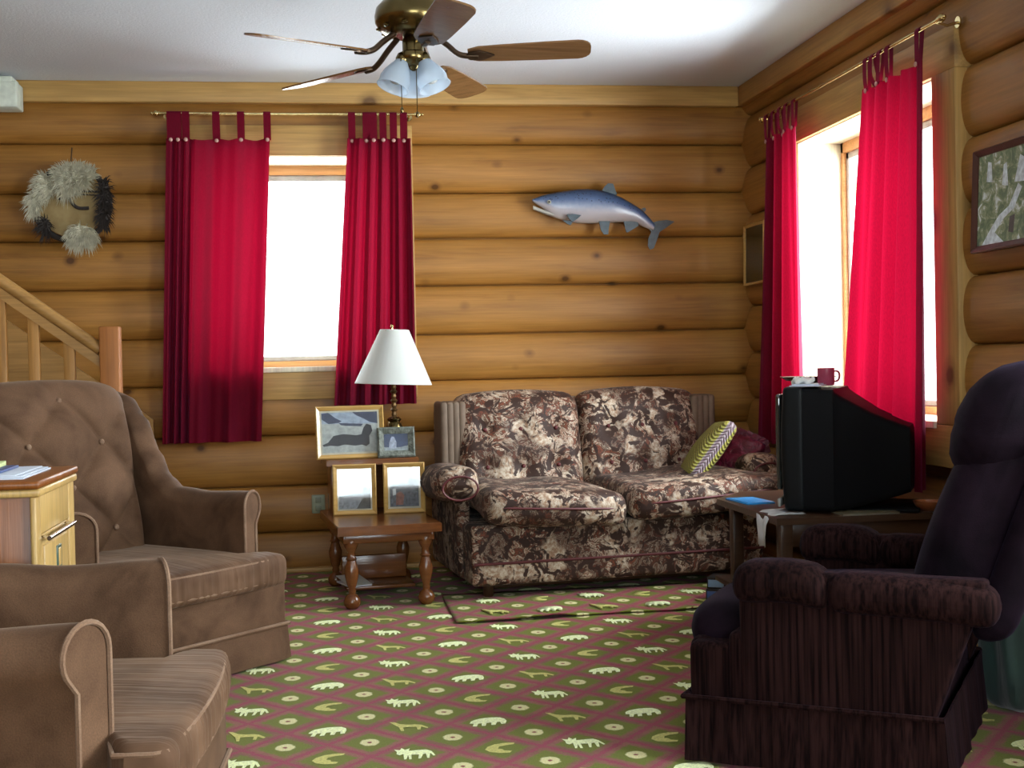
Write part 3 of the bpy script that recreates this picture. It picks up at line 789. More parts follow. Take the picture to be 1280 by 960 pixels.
# ------------------------------------------------------------------ pictures
def frame_obj(name, label, c, w, h, rz, tilt, fw, fd, mat, photo, cat='picture frame', mat_w=0.0, stand=False, group=None, glazed=True):
    """c = bottom centre of the frame; local x right, z up, front -y"""
    t0 = thing(name, label, cat, c, rz, group)
    Mt = Matrix.Rotation(-tilt, 4, 'X')
    def T(x, y, z): return Mt @ Vector((x, y, z))
    m = MB()
    W_, H_ = w/2, h
    prof = [(0, 0), (0, -fd*.7), (fw*.25, -fd), (fw*.6, -fd*.75), (fw*.85, -fd*.55), (fw, -fd*.45), (fw, 0)]
    rings = []
    for sx, sz, cx, cz in ((-1, -1, -W_, 0), (1, -1, W_, 0), (1, 1, W_, H_), (-1, 1, -W_, H_), (-1, -1, -W_, 0)):
        rings.append([T(cx - sx*p, y, cz - sz*p) for p, y in prof])
    m.loft(rings, cap=False); m.build('frame', mat, t0, 30)
    iw, z0, z1 = W_-fw, fw, H_-fw
    m = MB(); m.box((-W_+.002, -.003, .002), (W_-.002, .0, H_-.002), M=Mt); m.build('backing', M['black'], t0)
    if mat_w:
        m = MB(); m.box((-iw, -.0052, z0), (iw, -.0032, z1), M=Mt); m.build('mat_board', M['matboard'], t0)
    pw, pz0, pz1 = iw-mat_w, z0+mat_w, z1-mat_w
    m = MB(); mats = photo[0]
    m.add([T(-pw, -.0055, pz0), T(pw, -.0055, pz0), T(pw, -.0055, pz1), T(-pw, -.0055, pz1)], [(0,1,2,3)], 0)
    lay = -.0058
    for mi, poly in photo[1]:
        m.add([T(-pw+2*pw*a, lay, pz0+(pz1-pz0)*b) for a, b in poly], [tuple(range(len(poly)))], mi); lay -= .00008
    m.build('photo', mats, t0, 20)
    if glazed:
        m = MB(); m.box((-iw, -.0078, z0), (iw, -.0070, z1), M=Mt); m.build('glass', M['pic_glass'], t0)
    if stand:
        m = MB(); m.prism([T(-.015, 0.001, h*.6), T(.015, .001, h*.6), Vector((.02, h*.32, 0)), Vector((-.02, h*.32, 0))], (0, .003, 0)); m.build('easel', M['black'], t0)
    return t0
M['matboard'] = plain('cream_matboard', (0.62, 0.56, 0.42), 0.8)
M['pic_glass'] = glass_mat('picture_glass', (0.95, 0.96, 0.96))
def pc(name, c, v=.25, s=40): return plain(name, c, 0.5, v, s)
t = NT('dim_forest_print'); n = t.noise(t.coord((1,1,1)), 22, 5, 0.7, 1.0)
t.col(t.ramp(n, [(0.30, (0.05, 0.08, 0.05)), (0.46, (0.13, 0.19, 0.08)), (0.56, (0.30, 0.33, 0.18)), (0.66, (0.75, 0.8, 0.8))])); t.set(rough=0.5); M['forest'] = t.mat
snow, dog, rockc = pc('photo_snow', (0.42, 0.44, 0.42)), pc('photo_black_dog', (0.012, 0.013, 0.02)), pc('photo_blue_rock', (0.035, 0.045, 0.09))
big_photo = ([snow, dog, rockc, pc('photo_pale_sky', (0.34, 0.40, 0.50))], [
    (3, [(0, .72), (1, .70), (1, 1), (0, 1)]),
    (2, [(0, .98), (.12, 1), (.25, .86), (.36, .78), (.30, .74), (.12, .72), (0, .84)]),
    (2, [(.55, 1), (1, 1), (1, .70), (.86, .74), (.74, .84), (.62, .92)]),
    (2, [(.30, .74), (.5, .72), (.74, .70), (.7, .64), (.45, .66), (.34, .68)]),
    (1, [(.0, .20), (.10, .26), (.20, .42), (.38, .46), (.60, .42), (.70, .44), (.74, .60), (.80, .70), (.88, .66), (.90, .52), (.84, .40), (.84, .20), (.78, .14), (.70, .18), (.58, .16), (.40, .20), (.28, .16), (.14, .18), (.02, .16)])])
sm1 = ([pc('photo_window_reflection', (0.62, 0.64, 0.66)), pc('photo_grey_town', (0.22, 0.23, 0.26), .4, 80), pc('photo_dark_bush', (0.05, 0.05, 0.05), .4, 80)], [  # white upper part paints the window reflected in the glass
    (1, [(0, 0), (1, 0), (1, .42), (.8, .46), (.62, .40), (.4, .42), (.2, .36), (0, .34)]), (2, [(.55, 0), (1, 0), (1, .38), (.8, .40), (.7, .2)]), (2, [(.72, .45), (.8, .62), (.92, .5), (1, .62), (1, .3), (.8, .35)])])
sm2 = ([pc('photo_street_reflection', (0.60, 0.62, 0.64)), pc('photo_street', (0.10, 0.11, 0.14), .5, 80), pc('photo_red_coat', (0.25, 0.09, 0.07), .4, 80)], [  # white above the street is a painted reflection of the rear window
    (1, [(0, 0), (1, 0), (1, .74), (.86, .70), (.7, .80), (.62, .62), (.45, .70), (.3, .60), (.16, .64), (0, .5)]), (2, [(.2, .05), (.45, .05), (.5, .3), (.36, .42), (.22, .34)]), (0, [(.1, .3), (.22, .32), (.2, .5), (.1, .46)])])
stone_photo = ([pc('photo_deep_blue', (0.03, 0.05, 0.12)), pc('photo_white_figure', (0.40, 0.43, 0.55), .3, 80), pc('photo_pale_ground', (0.30, 0.34, 0.36), .3, 80)], [
    (2, [(0, 0), (1, 0), (1, .3), (.7, .2), (.4, .18), (0, .22)]), (1, [(.2, .12), (.5, .12), (.52, .5), (.42, .84), (.32, .84), (.22, .5)])])

# right wall picture
pa = atX(1214, 190, 2.12); pb = atX(1219, 317, 2.12)
PH = pa.z-pb.z
t0 = frame_obj('picture_frame', 'forest stream print in reddish brown frame on right log wall', (2.128, pa.y-.21, pb.z), .42, PH, -PI/2, math.radians(2.5), .022, .02, M['frame_dark'],
    ([M['forest'], pc('print_water', (0.65, 0.72, 0.75), .3, 60), pc('print_trunks', (0.05, 0.035, 0.03), .4, 60)], [
     (1, [(.08, 0), (.45, .0), (.30, .12), (.45, .26), (.6, .34), (.72, .55), (.66, .60), (.52, .38), (.36, .30), (.22, .16)]), (1, [(.14, .70), (.24, .68), (.22, .9), (.16, .92)]),
     (1, [(.4, .62), (.5, .6), (.47, .86), (.42, .84)]), (2, [(.52, .1), (.60, .08), (.62, .28), (.54, .26)]), (1, [(.6, .62), (.8, .6), (.78, .84), (.68, .9)])]), 'picture', glazed=False)
qa = atX(934, 282, 2.13); qb = atX(934, 358, 2.13)
frame_obj('picture_frame', 'small dark picture on right wall in corner behind the curtain', (2.128, (atX(932, 300, 2.13).y)-.15, qb.z), .30, qa.z-qb.z, -PI/2, math.radians(1), .015, .015, M['frame_gold'],
    ([pc('dim_print', (0.012, 0.02, 0.018))], []), 'picture')

# ------------------------------------------------------------------ step end table
TT = math.radians(6)
tl_ = Vector((0.225, 5.56, 0))
tab = thing('end_table', 'brown wooden step end table with turned legs beside sofa', 'table', tl_, TT)
# local: front y=-.22, back +.30; x +-.215
ZL = 0.345; ZU = atY(450, 574, 5.775).z
def slab(mb, x, y0, y1, z, th, bow=0.012):
    N = 12; top = []
    for i in range(N+1):
        a = -1+2*i/N
        yy = y0 - bow*(1-abs(a)**3) + (0.006 if 0.45 < abs(a) < .55 else 0)
        top.append(Vector((a*x, yy, z)))
    top += [Vector((x, y1, z)), Vector((-x, y1, z))]
    c_ = Vector((0, (y0+y1)/2, z))
    mb.prism([c_+(p-c_)*.985 for p in top], (0, 0, .003)); mb.prism(top, (0, 0, -th)); 
m = MB(); slab(m, .215, -.235, .46, ZL-.003, .034); m.build('lower_top', M['maple'], tab, 30)
m = MB(); slab(m, .205, .220, .47, ZU-.003, .024); m.build('upper_top', M['maple'], tab, 30)
m = MB(); m.bbox((-.18, .29, ZL), (-.165, .45, ZU-.02)); m.bbox((.165, .29, ZL), (.18, .45, ZU-.02)); m.bbox((-.18, .435, ZL), (.18, .45, ZU-.02)); m.build('riser', M['maple'], tab)
m = MB(); m.bbox((-.185, -.20, ZL-.075), (.185, -.185, ZL-.036)); m.bbox((-.185, .425, ZL-.075), (.185, .44, ZL-.036)); m.bbox((-.19, -.2, ZL-.075), (-.175, .44, ZL-.036)); m.bbox((.175, -.2, ZL-.075), (.19, .44, ZL-.036)); m.build('apron', M['maple'], tab)
lp = [(.0, .0), (.022, .002), (.034, .018), (.036, .034), (.028, .052), (.014, .064), (.017, .075), (.014, .084), (.020, .10), (.028, .135), (.030, .16), (.022, .185), (.018, .20), (.024, .206), (.018, .214), (.016, .235), (.024, .25), (.030, .265), (.028, .285), (.018, .30), (.024, .304), (.024, .312)]
for sx in (-1, 1):
    for yy in (-.175, .41):
        m = MB(); m.lathe([(max(.001, r), z) for r, z in lp], (sx*.155, yy, 0), 20); m.build('leg', M['maple'], tab)
m = MB(); m.bbox((-.15, .06, .035), (.15, .345, .05)); m.build('shelf', M['maple'], tab)
m = MB(); m.bbox((-.145, .262, .05), (.145, .275, .155)); m.build('back_panel', M['maple'], tab)
Mtab = Matrix.Translation(tl_) @ Matrix.Rotation(TT, 4, 'Z')
def tabp(x, y, z): return Mtab @ Vector((x, y, z))
# magazine on the low shelf
mg = thing('magazine', 'pale folded magazine leaning on the end table lower shelf', 'magazine', tabp(-.115, .13, .05), TT+.3)
m = MB(); m.prism([(-.05, -.08, .002), (.05, -.09, .002), (.06, .08, .002), (-.04, .08, .002)], (0, 0, .006)); m.build('pages', plain('magazine_pages', (.55, .55, .6), .5), mg)
m = MB(); m.prism([(-.052, -.082, .008), (.052, -.092, .008), (.062, .082, .03), (-.042, .082, .03)], (0, 0, .0015)); m.build('cover', plain('magazine_cover', (.5, .5, .45), .4), mg)

# frames on the table; place by where their bottoms meet the tabletops
def px_w(x0, x1, Y): return (x1-x0)/FPX*Y*1.0
f1 = atZ(444, 643.5, ZL); f2 = atZ(506, 641, ZL)
frame_obj('photo_frame', 'small honey wood photo frame at left on lower table top, painted window reflection', (f1.x, f1.y, ZL), px_w(418, 472, f1.y), .222, .0, math.radians(4.9), .020, .014, M['frame_gold'], sm1, mat_w=.006, stand=True)
frame_obj('photo_frame', 'small honey wood photo frame at right on lower table top, people in street', (f2.x, f2.y, ZL), px_w(480, 532, f2.y), .222, .0, math.radians(4.6), .020, .014, M['frame_gold'], sm2, mat_w=.008, stand=True)
f3 = tabp(-.090, .275, ZU)
frame_obj('photo_frame', 'large honey wood frame showing a black dog lying on snow', f3, .306, .236, TT+.02, math.radians(9), .020, .015, M['frame_gold'], big_photo, mat_w=.008, stand=True)
t = NT('grey_stone_resin'); n = t.noise(t.coord((1,1,1)), 45, 4, .7); t.col(t.ramp(n, [(0.35, (0.07, 0.08, 0.06)), (0.6, (0.22, 0.24, 0.20)), (0.75, (0.34, 0.38, 0.36))])); t.set(rough=0.45); t.bump(n, .9, .012); M['stone'] = t.mat
f4 = tabp(.110, .252, ZU)
frame_obj('photo_frame', 'grey stone resin photo frame with blue picture beside table lamp', f4, .168, .135, TT-.03, math.radians(9), .030, .022, M['stone'], stone_photo, stand=True)

# ------------------------------------------------------------------ table lamp
lc = tabp(.125, .385, ZU)
lamp = thing('table_lamp', 'brass table lamp with white cone shade on the end table', 'lamp', lc)
sc_t = atY(498, 412, lc.y).z; sc_b = atY(498, 480, lc.y).z
h0 = lc.z
m = MB(); m.lathe([(.001, 0), (.055, .0), (.058, .008), (.050, .018), (.030, .028), (.022, .045), (.030, .06), (.040, .09), (.040, .125), (.030, .15), (.026, .155), (.032, .160), (.032, .168), (.020, .175)], n=24); m.build('base', M['brass'], lamp)
zb_l = sc_b-h0; zt_l = sc_t-h0
m = MB(); pr = [(.020, .172)]
zz = .172
for i in range(8):
    zz2 = .18+i*(zb_l+.02-.18)/8
    pr += [(.010, zz2), (.017 if i % 2 else .013, zz2+.008), (.009, zz2+.018)]
m.lathe(pr, n=16); m.lathe([(.016, zb_l+.01), (.018, zb_l+.03), (.018, zb_l+.06), (.012, zb_l+.07)], n=16); m.build('column', plain('bronze_column', (.16, .09, .035), .35, .3, 60, metal=.7), lamp)
rb_, rt_ = (547-451)/2/FPX*lc.y, (516-480)/2/FPX*lc.y
Mt = Matrix.Rotation(math.radians(2.5), 3, 'Y')
m = MB()
def ringp(r, z): return [Mt @ Vector((r*math.cos(2*PI*k/40), r*math.sin(2*PI*k/40), z-zb_l)) + Vector((0, 0, zb_l)) for k in range(40)]
m.loft([ringp(rb_, zb_l), ringp(rb_, zb_l+.004), ringp(rb_-.001, zb_l+.005), ringp(rt_, zt_l), ringp(rt_-.003, zt_l), ringp(rb_-.004, zb_l+.003), ringp(rb_-.002, zb_l)], cap=False); m.build('lamp_shade', M['lampshade'], lamp)
m = MB(); m.tube([(0, 0, zb_l+.06), (0, 0, zt_l+.012)], .003, 6); m.ball((0, 0, zt_l+.016), .008, 8)
for k in range(3):
    a = 2*PI*k/3; m.tube([(0, 0, zt_l-.006), (math.cos(a)*rt_*.97, math.sin(a)*rt_*.97, zt_l-.004)], .0018, 5)
m.build('finial', M['brass_rod'], lamp)

# ------------------------------------------------------------------ wall outlet
oc = atY(398, 630, 6.405)
ol = thing('wall_outlet', 'pale green grey electrical outlet on the logs beside end table', 'outlet', (oc.x, 6.405, oc.z))
m = MB(); m.bbox((-.032, -.006, -.045), (.032, .012, .045), .004); m.build('cover_plate', plain('outlet_plate', (.30, .33, .22), .4), ol)
for z in (-.02, .02):
    m = MB(); m.bbox((-.014, -.009, z-.014), (.014, -.005, z+.014), .002); m.build('socket', plain('outlet_socket', (.22, .24, .16), .4), ol)

# ------------------------------------------------------------------ loveseat
CT = math.radians(6.5)
CO = Vector((1.205, 5.885, 0))     # centre
sofa = thing('loveseat', 'two seat sofa in brown and cream floral fabric against back wall', 'sofa', CO, CT)
FRY = -.42
def softbox(mb, c, h, r, bulge=(0,0,0), n=10, fn=None, mi=0, M=None):
    h = Vector(h)
    def g(p):
        a, b, d = p.x/h.x, p.y/h.y, p.z/h.z
        q = Vector(p)
        q.x += bulge[0]*(1-b*b)*(1-d*d)*(1 if a > 0 else -1)*abs(a)
        q.y += bulge[1]*(1-a*a)*(1-d*d)*(1 if b > 0 else -1)*abs(b)
        q.z += bulge[2]*(1-a*a)*(1-b*b)*(1 if d > 0 else -1)*abs(d)
        return fn(q, a, b, d) if fn else q
    mb.rbox(c, h, r, n, g, mi, M)
m = MB()
softbox(m, (0, FRY+.40, .1875), (.665, .40, .1275), .02, (0, .006, 0), 12)
m.build('base_frame', M['floral'], sofa)
m = MB()
m.tube([(-.66, FRY-.004, .155), (.66, FRY-.004, .155)], .006, 8); m.build('welt', M['wine_pipe'], sofa)
for sx in (-1, 1):
    for yy in (FRY+.08, .30):
        m = MB(); m.lathe([(.016, 0), (.022, .01), (.028, .062)], (sx*.58, yy, 0), 12); m.build('leg', M['dark_wood'], sofa)
m = MB(); m.bbox((-.56, FRY+.12, .03), (.56, FRY+.15, .062)); m.build('front_rail', M['dark_wood'], sofa)
# back with two tufted cushions
def tuft_back(mb, cx, w, z0, z1, y0, lean, th, buttons, depth=.028, sig=.045, crown=.025, mi=0, nn=26):
    h = Vector((w/2, th/2, (z1-z0)/2)); zc = (z0+z1)/2
    def g(p):
        a, d = p.x/h.x, p.z/h.z
        q = Vector(p)
        if p.y < 0:
            q.y -= .030*(1-a**4)*(1-d**4)
            for bx, bz in buttons:
                e = ((q.x-bx)/sig)**2+((zc+q.z-bz)/sig)**2
                q.y += depth*math.exp(-e)
        q.z += crown*(1-a*a)*max(0, d)
        q.y += lean*((zc+q.z)-z0)
        return q
    mb.rbox((cx, y0, zc), h, min(.06, th*.45), nn, g, mi)
for cx, w in ((-.300, .60), (.300, .60)):
    m = MB(); bts = [(bx, bz) for bx in (-.17, 0, .17) for bz in (.52, .69)] 
    tuft_back(m, cx, w, .36, .845, .13, .22, .17, bts, .030)
    cu = m.build('back_cushion', M['floral'], sofa)
    for bx, bz in bts:
        m = MB(); m.ball((cx+bx, .13-.085-.002+.22*(bz-.36), bz), .010, 6); m.build('tuft_button', M['wine_pipe'], cu)
# outer back frame
m = MB(); softbox(m, (0, .33, .46), (.66, .085, .36), .05, (0, 0, .01), 10); m.build('outer_back', M['floral'], sofa)
for sx in (-1, 1):
    m = MB()
    for k in range(4):
        m.rbox((sx*(.575+.028*k), .20, .60), (.019, .085, .225), .017, 4)
    m.build('pleated_side_wing', M['ribbed'], sofa)
    # arm: low stem and fat roll
    m = MB()
    softbox(m, (sx*.655, .06, .27), (.030, .30, .20), .025, (0, 0, 0), 6)
    def ga(p, a, b, d, sx=sx):
        q = Vector(p); k = 1-.25*max(0, b); q.x *= k; q.z *= k
        q.z += -.02*b; return q
    softbox(m, (sx*.705, -.02, .475), (.095, .36, .070), .062, (.01, .02, .012), 8, ga)
    arm = m.build('arm', M['floral'], sofa)
    m = MB(); cen = Vector((sx*.705, -.395, .476))
    m.tube([cen+Vector((math.cos(2*PI*i/24)*.076, -.004, math.sin(2*PI*i/24)*.050)) for i in range(25)], .005, 6); m.build('arm_welt', M['wine_pipe'], arm)
# seat cushions with rolled front lips
def seat(cx, w, lift0, lift1, nm='seat_cushion'):
    m = MB()
    def g(p, a, b, d):
        q = Vector(p)
        f = sst(.2, -1, b)      # toward the front
        q.z += -.030*f*f if d < 0 else -.008*f
        q.z += lift0+(lift1-lift0)*(a*.5+.5)
        q.y -= .030*(1-a*a)*(1 if b < 0 else 0)*abs(b)
        q.z += .010*math.sin(a*5+cx)*(1-b*b)
        return q
    softbox(m, (cx, -.175, .385), (w/2, .345, .062), .055, (0, 0, .016), 14, g)
    o = m.build(nm, M['floral'], sofa)
    m = MB(); pts = []
    for i in range(31):
        a = -1+2*i/30; pts.append((cx+a*(w/2-.02), -.175-.345-.030*(1-a*a)-.001+ .02*abs(a)**8, .372+lift0+(lift1-lift0)*(a*.5+.5)))
    m.tube(pts, .0055, 6); m.build('cushion_welt', M['wine_pipe'], o)
seat(-.315, .63, .030, .0, )
seat(.375, .72, .012, .055)

# ------------------------------------------------------------------ pillows on the sofa
Msofa = Matrix.Translation(CO) @ Matrix.Rotation(CT, 4, 'Z')
t = NT('crochet_yellow_green'); v = t.coord((1,1,1)); sp = t.n('ShaderNodeSeparateXYZ'); t.l(v, sp.inputs[0])
nz = t.noise(v, 60, 2)
ay = t.m('ABSOLUTE', t.m('ADD', sp.outputs[1], t.m('MULTIPLY', t.m('SUBTRACT', nz, .5), .008)))
zg = t.m('SINE', t.m('ADD', t.m('MULTIPLY', t.m('ADD', sp.outputs[0], sp.outputs[2]), 360.0), t.m('MULTIPLY', ay, 500.0)))
cc = t.ramp(t.m('MULTIPLY', ay, 12.0), [(0.0, (0.42, 0.36, 0.38)), (0.10, (0.20, 0.12, 0.17)), (0.20, (0.36, 0.30, 0.33)), (0.26, (0.40, 0.38, 0.06)), (0.38, (0.36, 0.34, 0.06)), (0.6, (0.30, 0.28, 0.05))])
cc = t.mix(t.ramp(zg, [(0.3, (0,0,0)), (0.7, (.65,.65,.65))]), cc, (0.10, 0.07, 0.04))
t.col(cc); t.set(rough=0.9); t.bump(zg, 0.6, .01); M['crochet'] = t.mat
def orient(o, N_, L_, c):
    N_ = Vector(N_).normalized(); L_ = Vector(L_); L_ = (L_-N_*L_.dot(N_)).normalized(); X_ = N_.cross(L_)
    o.matrix_world = Matrix(((X_.x, N_.x, L_.x, c.x), (X_.y, N_.y, L_.y, c.y), (X_.z, N_.z, L_.z, c.z), (0, 0, 0, 1)))
pc1 = atY(884, 563, 5.72)
pil = thing('throw_pillow', 'striped yellow green and mauve crocheted cushion leaning on sofa', 'cushion', pc1, 0)
m = MB()
def gp(p, a, b, d):
    q = Vector(p); return q
softbox(m, (0, 0, 0), (.155, .032, .155), .030, (0, .030, 0), 12)
pob = m.build('cushion_cover', M['crochet'], pil)
# lean: plane normal mostly along x, leaning right
orient(pil, (.76, -.12, -.62), (.60, .0, .80), pc1)
t = NT('crimson_satin'); n = t.noise(t.coord((1,1,1)), 16, 3, .6, 1.5); t.col(t.ramp(n, [(0.3, (0.05, 0.003, 0.015)), (0.7, (0.22, 0.012, 0.05))])); t.set(rough=0.3, spec=.6); t.bump(n, .8, .03); M['satin'] = t.mat
pil2 = thing('throw_pillow', 'shiny crimson ruffled cushion behind the striped one', 'cushion', Msofa @ Vector((.585, .02, .535)), 0)
m = MB(); softbox(m, (0, 0, 0), (.14, .03, .14), .028, (0, .035, 0), 10)
N = 60
ring0 = []; ring1 = []
for i in range(N):
    a = 2*PI*i/N; c_, s_ = math.cos(a), math.sin(a); k = .14/max(abs(c_), abs(s_)); k = min(k, .175)
    ring0.append(Vector((c_*k*.96, 0, s_*k*.96))); ring1.append(Vector((c_*(k+.03), .012*math.sin(i*2.4), s_*(k+.03))))
m.loft([ring0, ring1], cap=False); m.build('cushion_cover', M['satin'], pil2)
orient(pil2, (.70, .50, -.50), (.62, .1, .78), atY(914, 578, 5.80))

# ------------------------------------------------------------------ velvet armchairs
def arm_rings(side, ys, ztop, zbot, w, r, flare, x0):
    rings = []
    for y in ys:
        zt = ztop(y); rr = r(y); fl_ = flare(y); ww = w
        ring = [Vector((x0-ww/2, y, zbot)), Vector((x0-ww/2, y, (zbot+zt-rr)/2)), Vector((x0-ww/2, y, zt-rr))]
        cx = x0+fl_/2; rx = ww/2+fl_/2
        for k in range(1, 15):
            a = PI - (PI*1.18)*k/14
            ring.append(Vector((cx+rx*math.cos(a), y, zt-rr+rr*math.sin(a))))
        ring.append(Vector((x0+ww/2, y, zt-2.1*rr))); ring.append(Vector((x0+ww/2, y, (zbot+zt-2*rr)/2))); ring.append(Vector((x0+ww/2, y, zbot)))
        for p in ring: p.y += .42*(p.x-(x0-ww/2))*(1-sst(-.30, .0, y))
        if side < 0: ring = [Vector((-p.x, p.y, p.z)) for p in ring]
        rings.append(ring)
    return rings
def skirt(mb, hx, y0, y1, zt, zb_, n=26, amp=.004, flare=.012):
    """hanging skirt round a rectangle with corner pleats"""
    path = []
    cs = [(-hx, y0), (hx, y0), (hx, y1), (-hx, y1)]
    for i in range(4):
        a = Vector((*cs[i], 0)); b = Vector((*cs[(i+1) % 4], 0)); d = (b-a).normalized(); nr_ = Vector((d.y, -d.x, 0)); L = (b-a).length
        for k in range(n):
            s = k/n*L
            pleat = -.010*math.exp(-((s-.05)/.006)**2) - .010*math.exp(-((s-L+.05)/.006)**2)
            path.append((a+d*s, nr_, pleat+amp*math.sin(s*38+i)*math.sin(s*11+i*2)))
    rings = []
    for z, k in ((zt, 0), (zt-.02, .15), ((zt+zb_)/2, .5), (zb_, 1)):
        rings.append([Vector((p.x, p.y, z))+nr_*(flare*k+q*(.3+.7*k)) for p, nr_, q in path])
    inner = [[Vector((v.x*.985, v.y*.985 + (y0+y1)/2*.015, v.z)) for v in r] for r in reversed(rings)]
    mb.loft(rings+inner+[rings[0]], cap=False)
def armchair(label, loc, rz):
    t0 = thing('armchair', label, 'armchair', loc, rz, 'taupe velvet armchairs')
    V, VP, VS = M['velvet'], M['velvet_pipe'], M['velvet_shirred']
    m = MB(); m.rbox((0, -.385, .20), (.385, .055, .085), .015, 6); m.rbox((0, -.02, .19), (.36, .34, .075), .01, 3); m.build('base_frame', V, t0)
    m = MB(); m.tube([(.385, .32, .128), (.392, -.33, .128), (.39, -.445, .128), (-.39, -.445, .128), (-.392, -.33, .128), (-.385, .32, .128)], .006, 6); m.build('skirt_welt', VP, t0)
    m = MB(); skirt(m, .385, -.44, .36, .128, .008); m.build('skirt', V, t0)
    # T cushion
    def gs(p, a, b, d):
        q = Vector(p)
        k = .76+.24*sst(-.60, -.74, b)
        q.x *= k
        if b < 0: q.y -= .022*(1-a*a)*abs(b)
        q.z += (.010*(1-a*a)*(1-b*b) if d > 0 else 0) - .006*sst(-.4, -1, b)
        if b < -.9: q.y += .0035*math.sin(a*70+2*math.sin(a*17))*(1-abs(d))
        return q
    m = MB(); m.rbox((0, -.125, .318), (.392, .325, .054), .030, 10, lambda p: gs(p, p.x/.392, p.y/.325, p.z/.054), nx=90, ny=24, nz=5)
    cu = m.build('seat_cushion', VS, t0)
    for z, ins in ((.352, .010), (.280, .006)):
        m = MB(); pts = []
        prof = [(.298, .12), (.298, -.325), (.388, -.352), (.391, -.42)]
        pts = [Vector((x-ins*.3, y, z)) for x, y in prof]
        fr_ = [Vector((a_*.372, -.446+ins*.6-.024*(1-a_*a_), z)) for a_ in [1-2*i/20 for i in range(21)]]
        pts = pts+fr_+[Vector((-p.x, p.y, p.z)) for p in reversed(pts)]
        m.tube(pts, .005, 6); m.build('cushion_welt', VP, cu)
    # arms sweeping up into wings
    ztab = [(-.34, .575), (-.10, .568), (.06, .578), (.14, .625), (.20, .72), (.27, .84), (.34, .91), (.40, .925)]
    zt = lambda y: interp(ztab, y)
    ys = [-.33, -.325] + [-.32+.72*i/30 for i in range(1, 31)]
    rt = lambda y: .055-.022*sst(-.05, .25, y); ft = lambda y: .035-.025*sst(-.05, .25, y)
    for s in (-1, 1):
        m = MB(); m.loft(arm_rings(s, ys, zt, .125, .085, rt, ft, .345)); ar = m.build('arm', V, t0, 60)
        rg = arm_rings(s, [-.333], zt, .13, .085, rt, ft, .345)[0]
        m = MB(); m.tube([p for p in rg[1:-1]], .005, 6); m.build('arm_welt', VP, ar)
    # tufted back
    m = MB(); h = Vector((.295, .075, .335)); zc = .62
    bts = []
    cw, ch = .148, .150
    def g(p):
        a, d = p.x/h.x, p.z/h.z
        q = Vector(p); zz = zc+q.z
        if p.y < 0:
            u_ = q.x/cw; w_ = (zz-.30)/ch
            dm_ = abs(math.sin(PI*(u_+w_)/2)*math.sin(PI*(u_-w_)/2))**.42
            edge_ = (1-abs(a)**6)*(1-abs(d)**6)
            q.y += (-.028*(1-a*a*.5) - .046*dm_+.030)*edge_
        q.x *= 1+.05*d
        q.z += .018*(1-a*a)*max(0, d) - .03*abs(a)**6*max(0, d)
        q.y += .23*(zz-.30)
        return q
    m.rbox((0, .195, zc), h, .055, 40, g, nx=56, ny=4, nz=60)
    bk = m.build('backrest', V, t0, 70)
    for i in range(-2, 3):
        for j in range(1, 5):
            if (i+j) % 2: continue
            bx, bz = i*cw, .30+j*ch
            if abs(bx) > .27 or bz > .90: continue
            m = MB(); m.ball((bx, .195-.075-.008+.23*(bz-.30), bz), .010, 8, sc=(1, .6, 1)); m.build('tuft_button', VP, bk)
    m = MB(); m.rbox((0, 0, 0), (.325, .035, .40), .03, 6, lambda p: Vector((p.x, p.y+.23*(p.z+.2)*.8+.33, p.z+.525))); m.build('outer_back', V, t0)
    return t0
armchair('taupe velvet armchair with tufted back in front of the stair railing', (-.732, 4.515, 0), math.radians(47))
armchair('taupe velvet armchair standing in front of the oak cabinet, seat turned right', (-.700, 2.655, 0), math.radians(87))

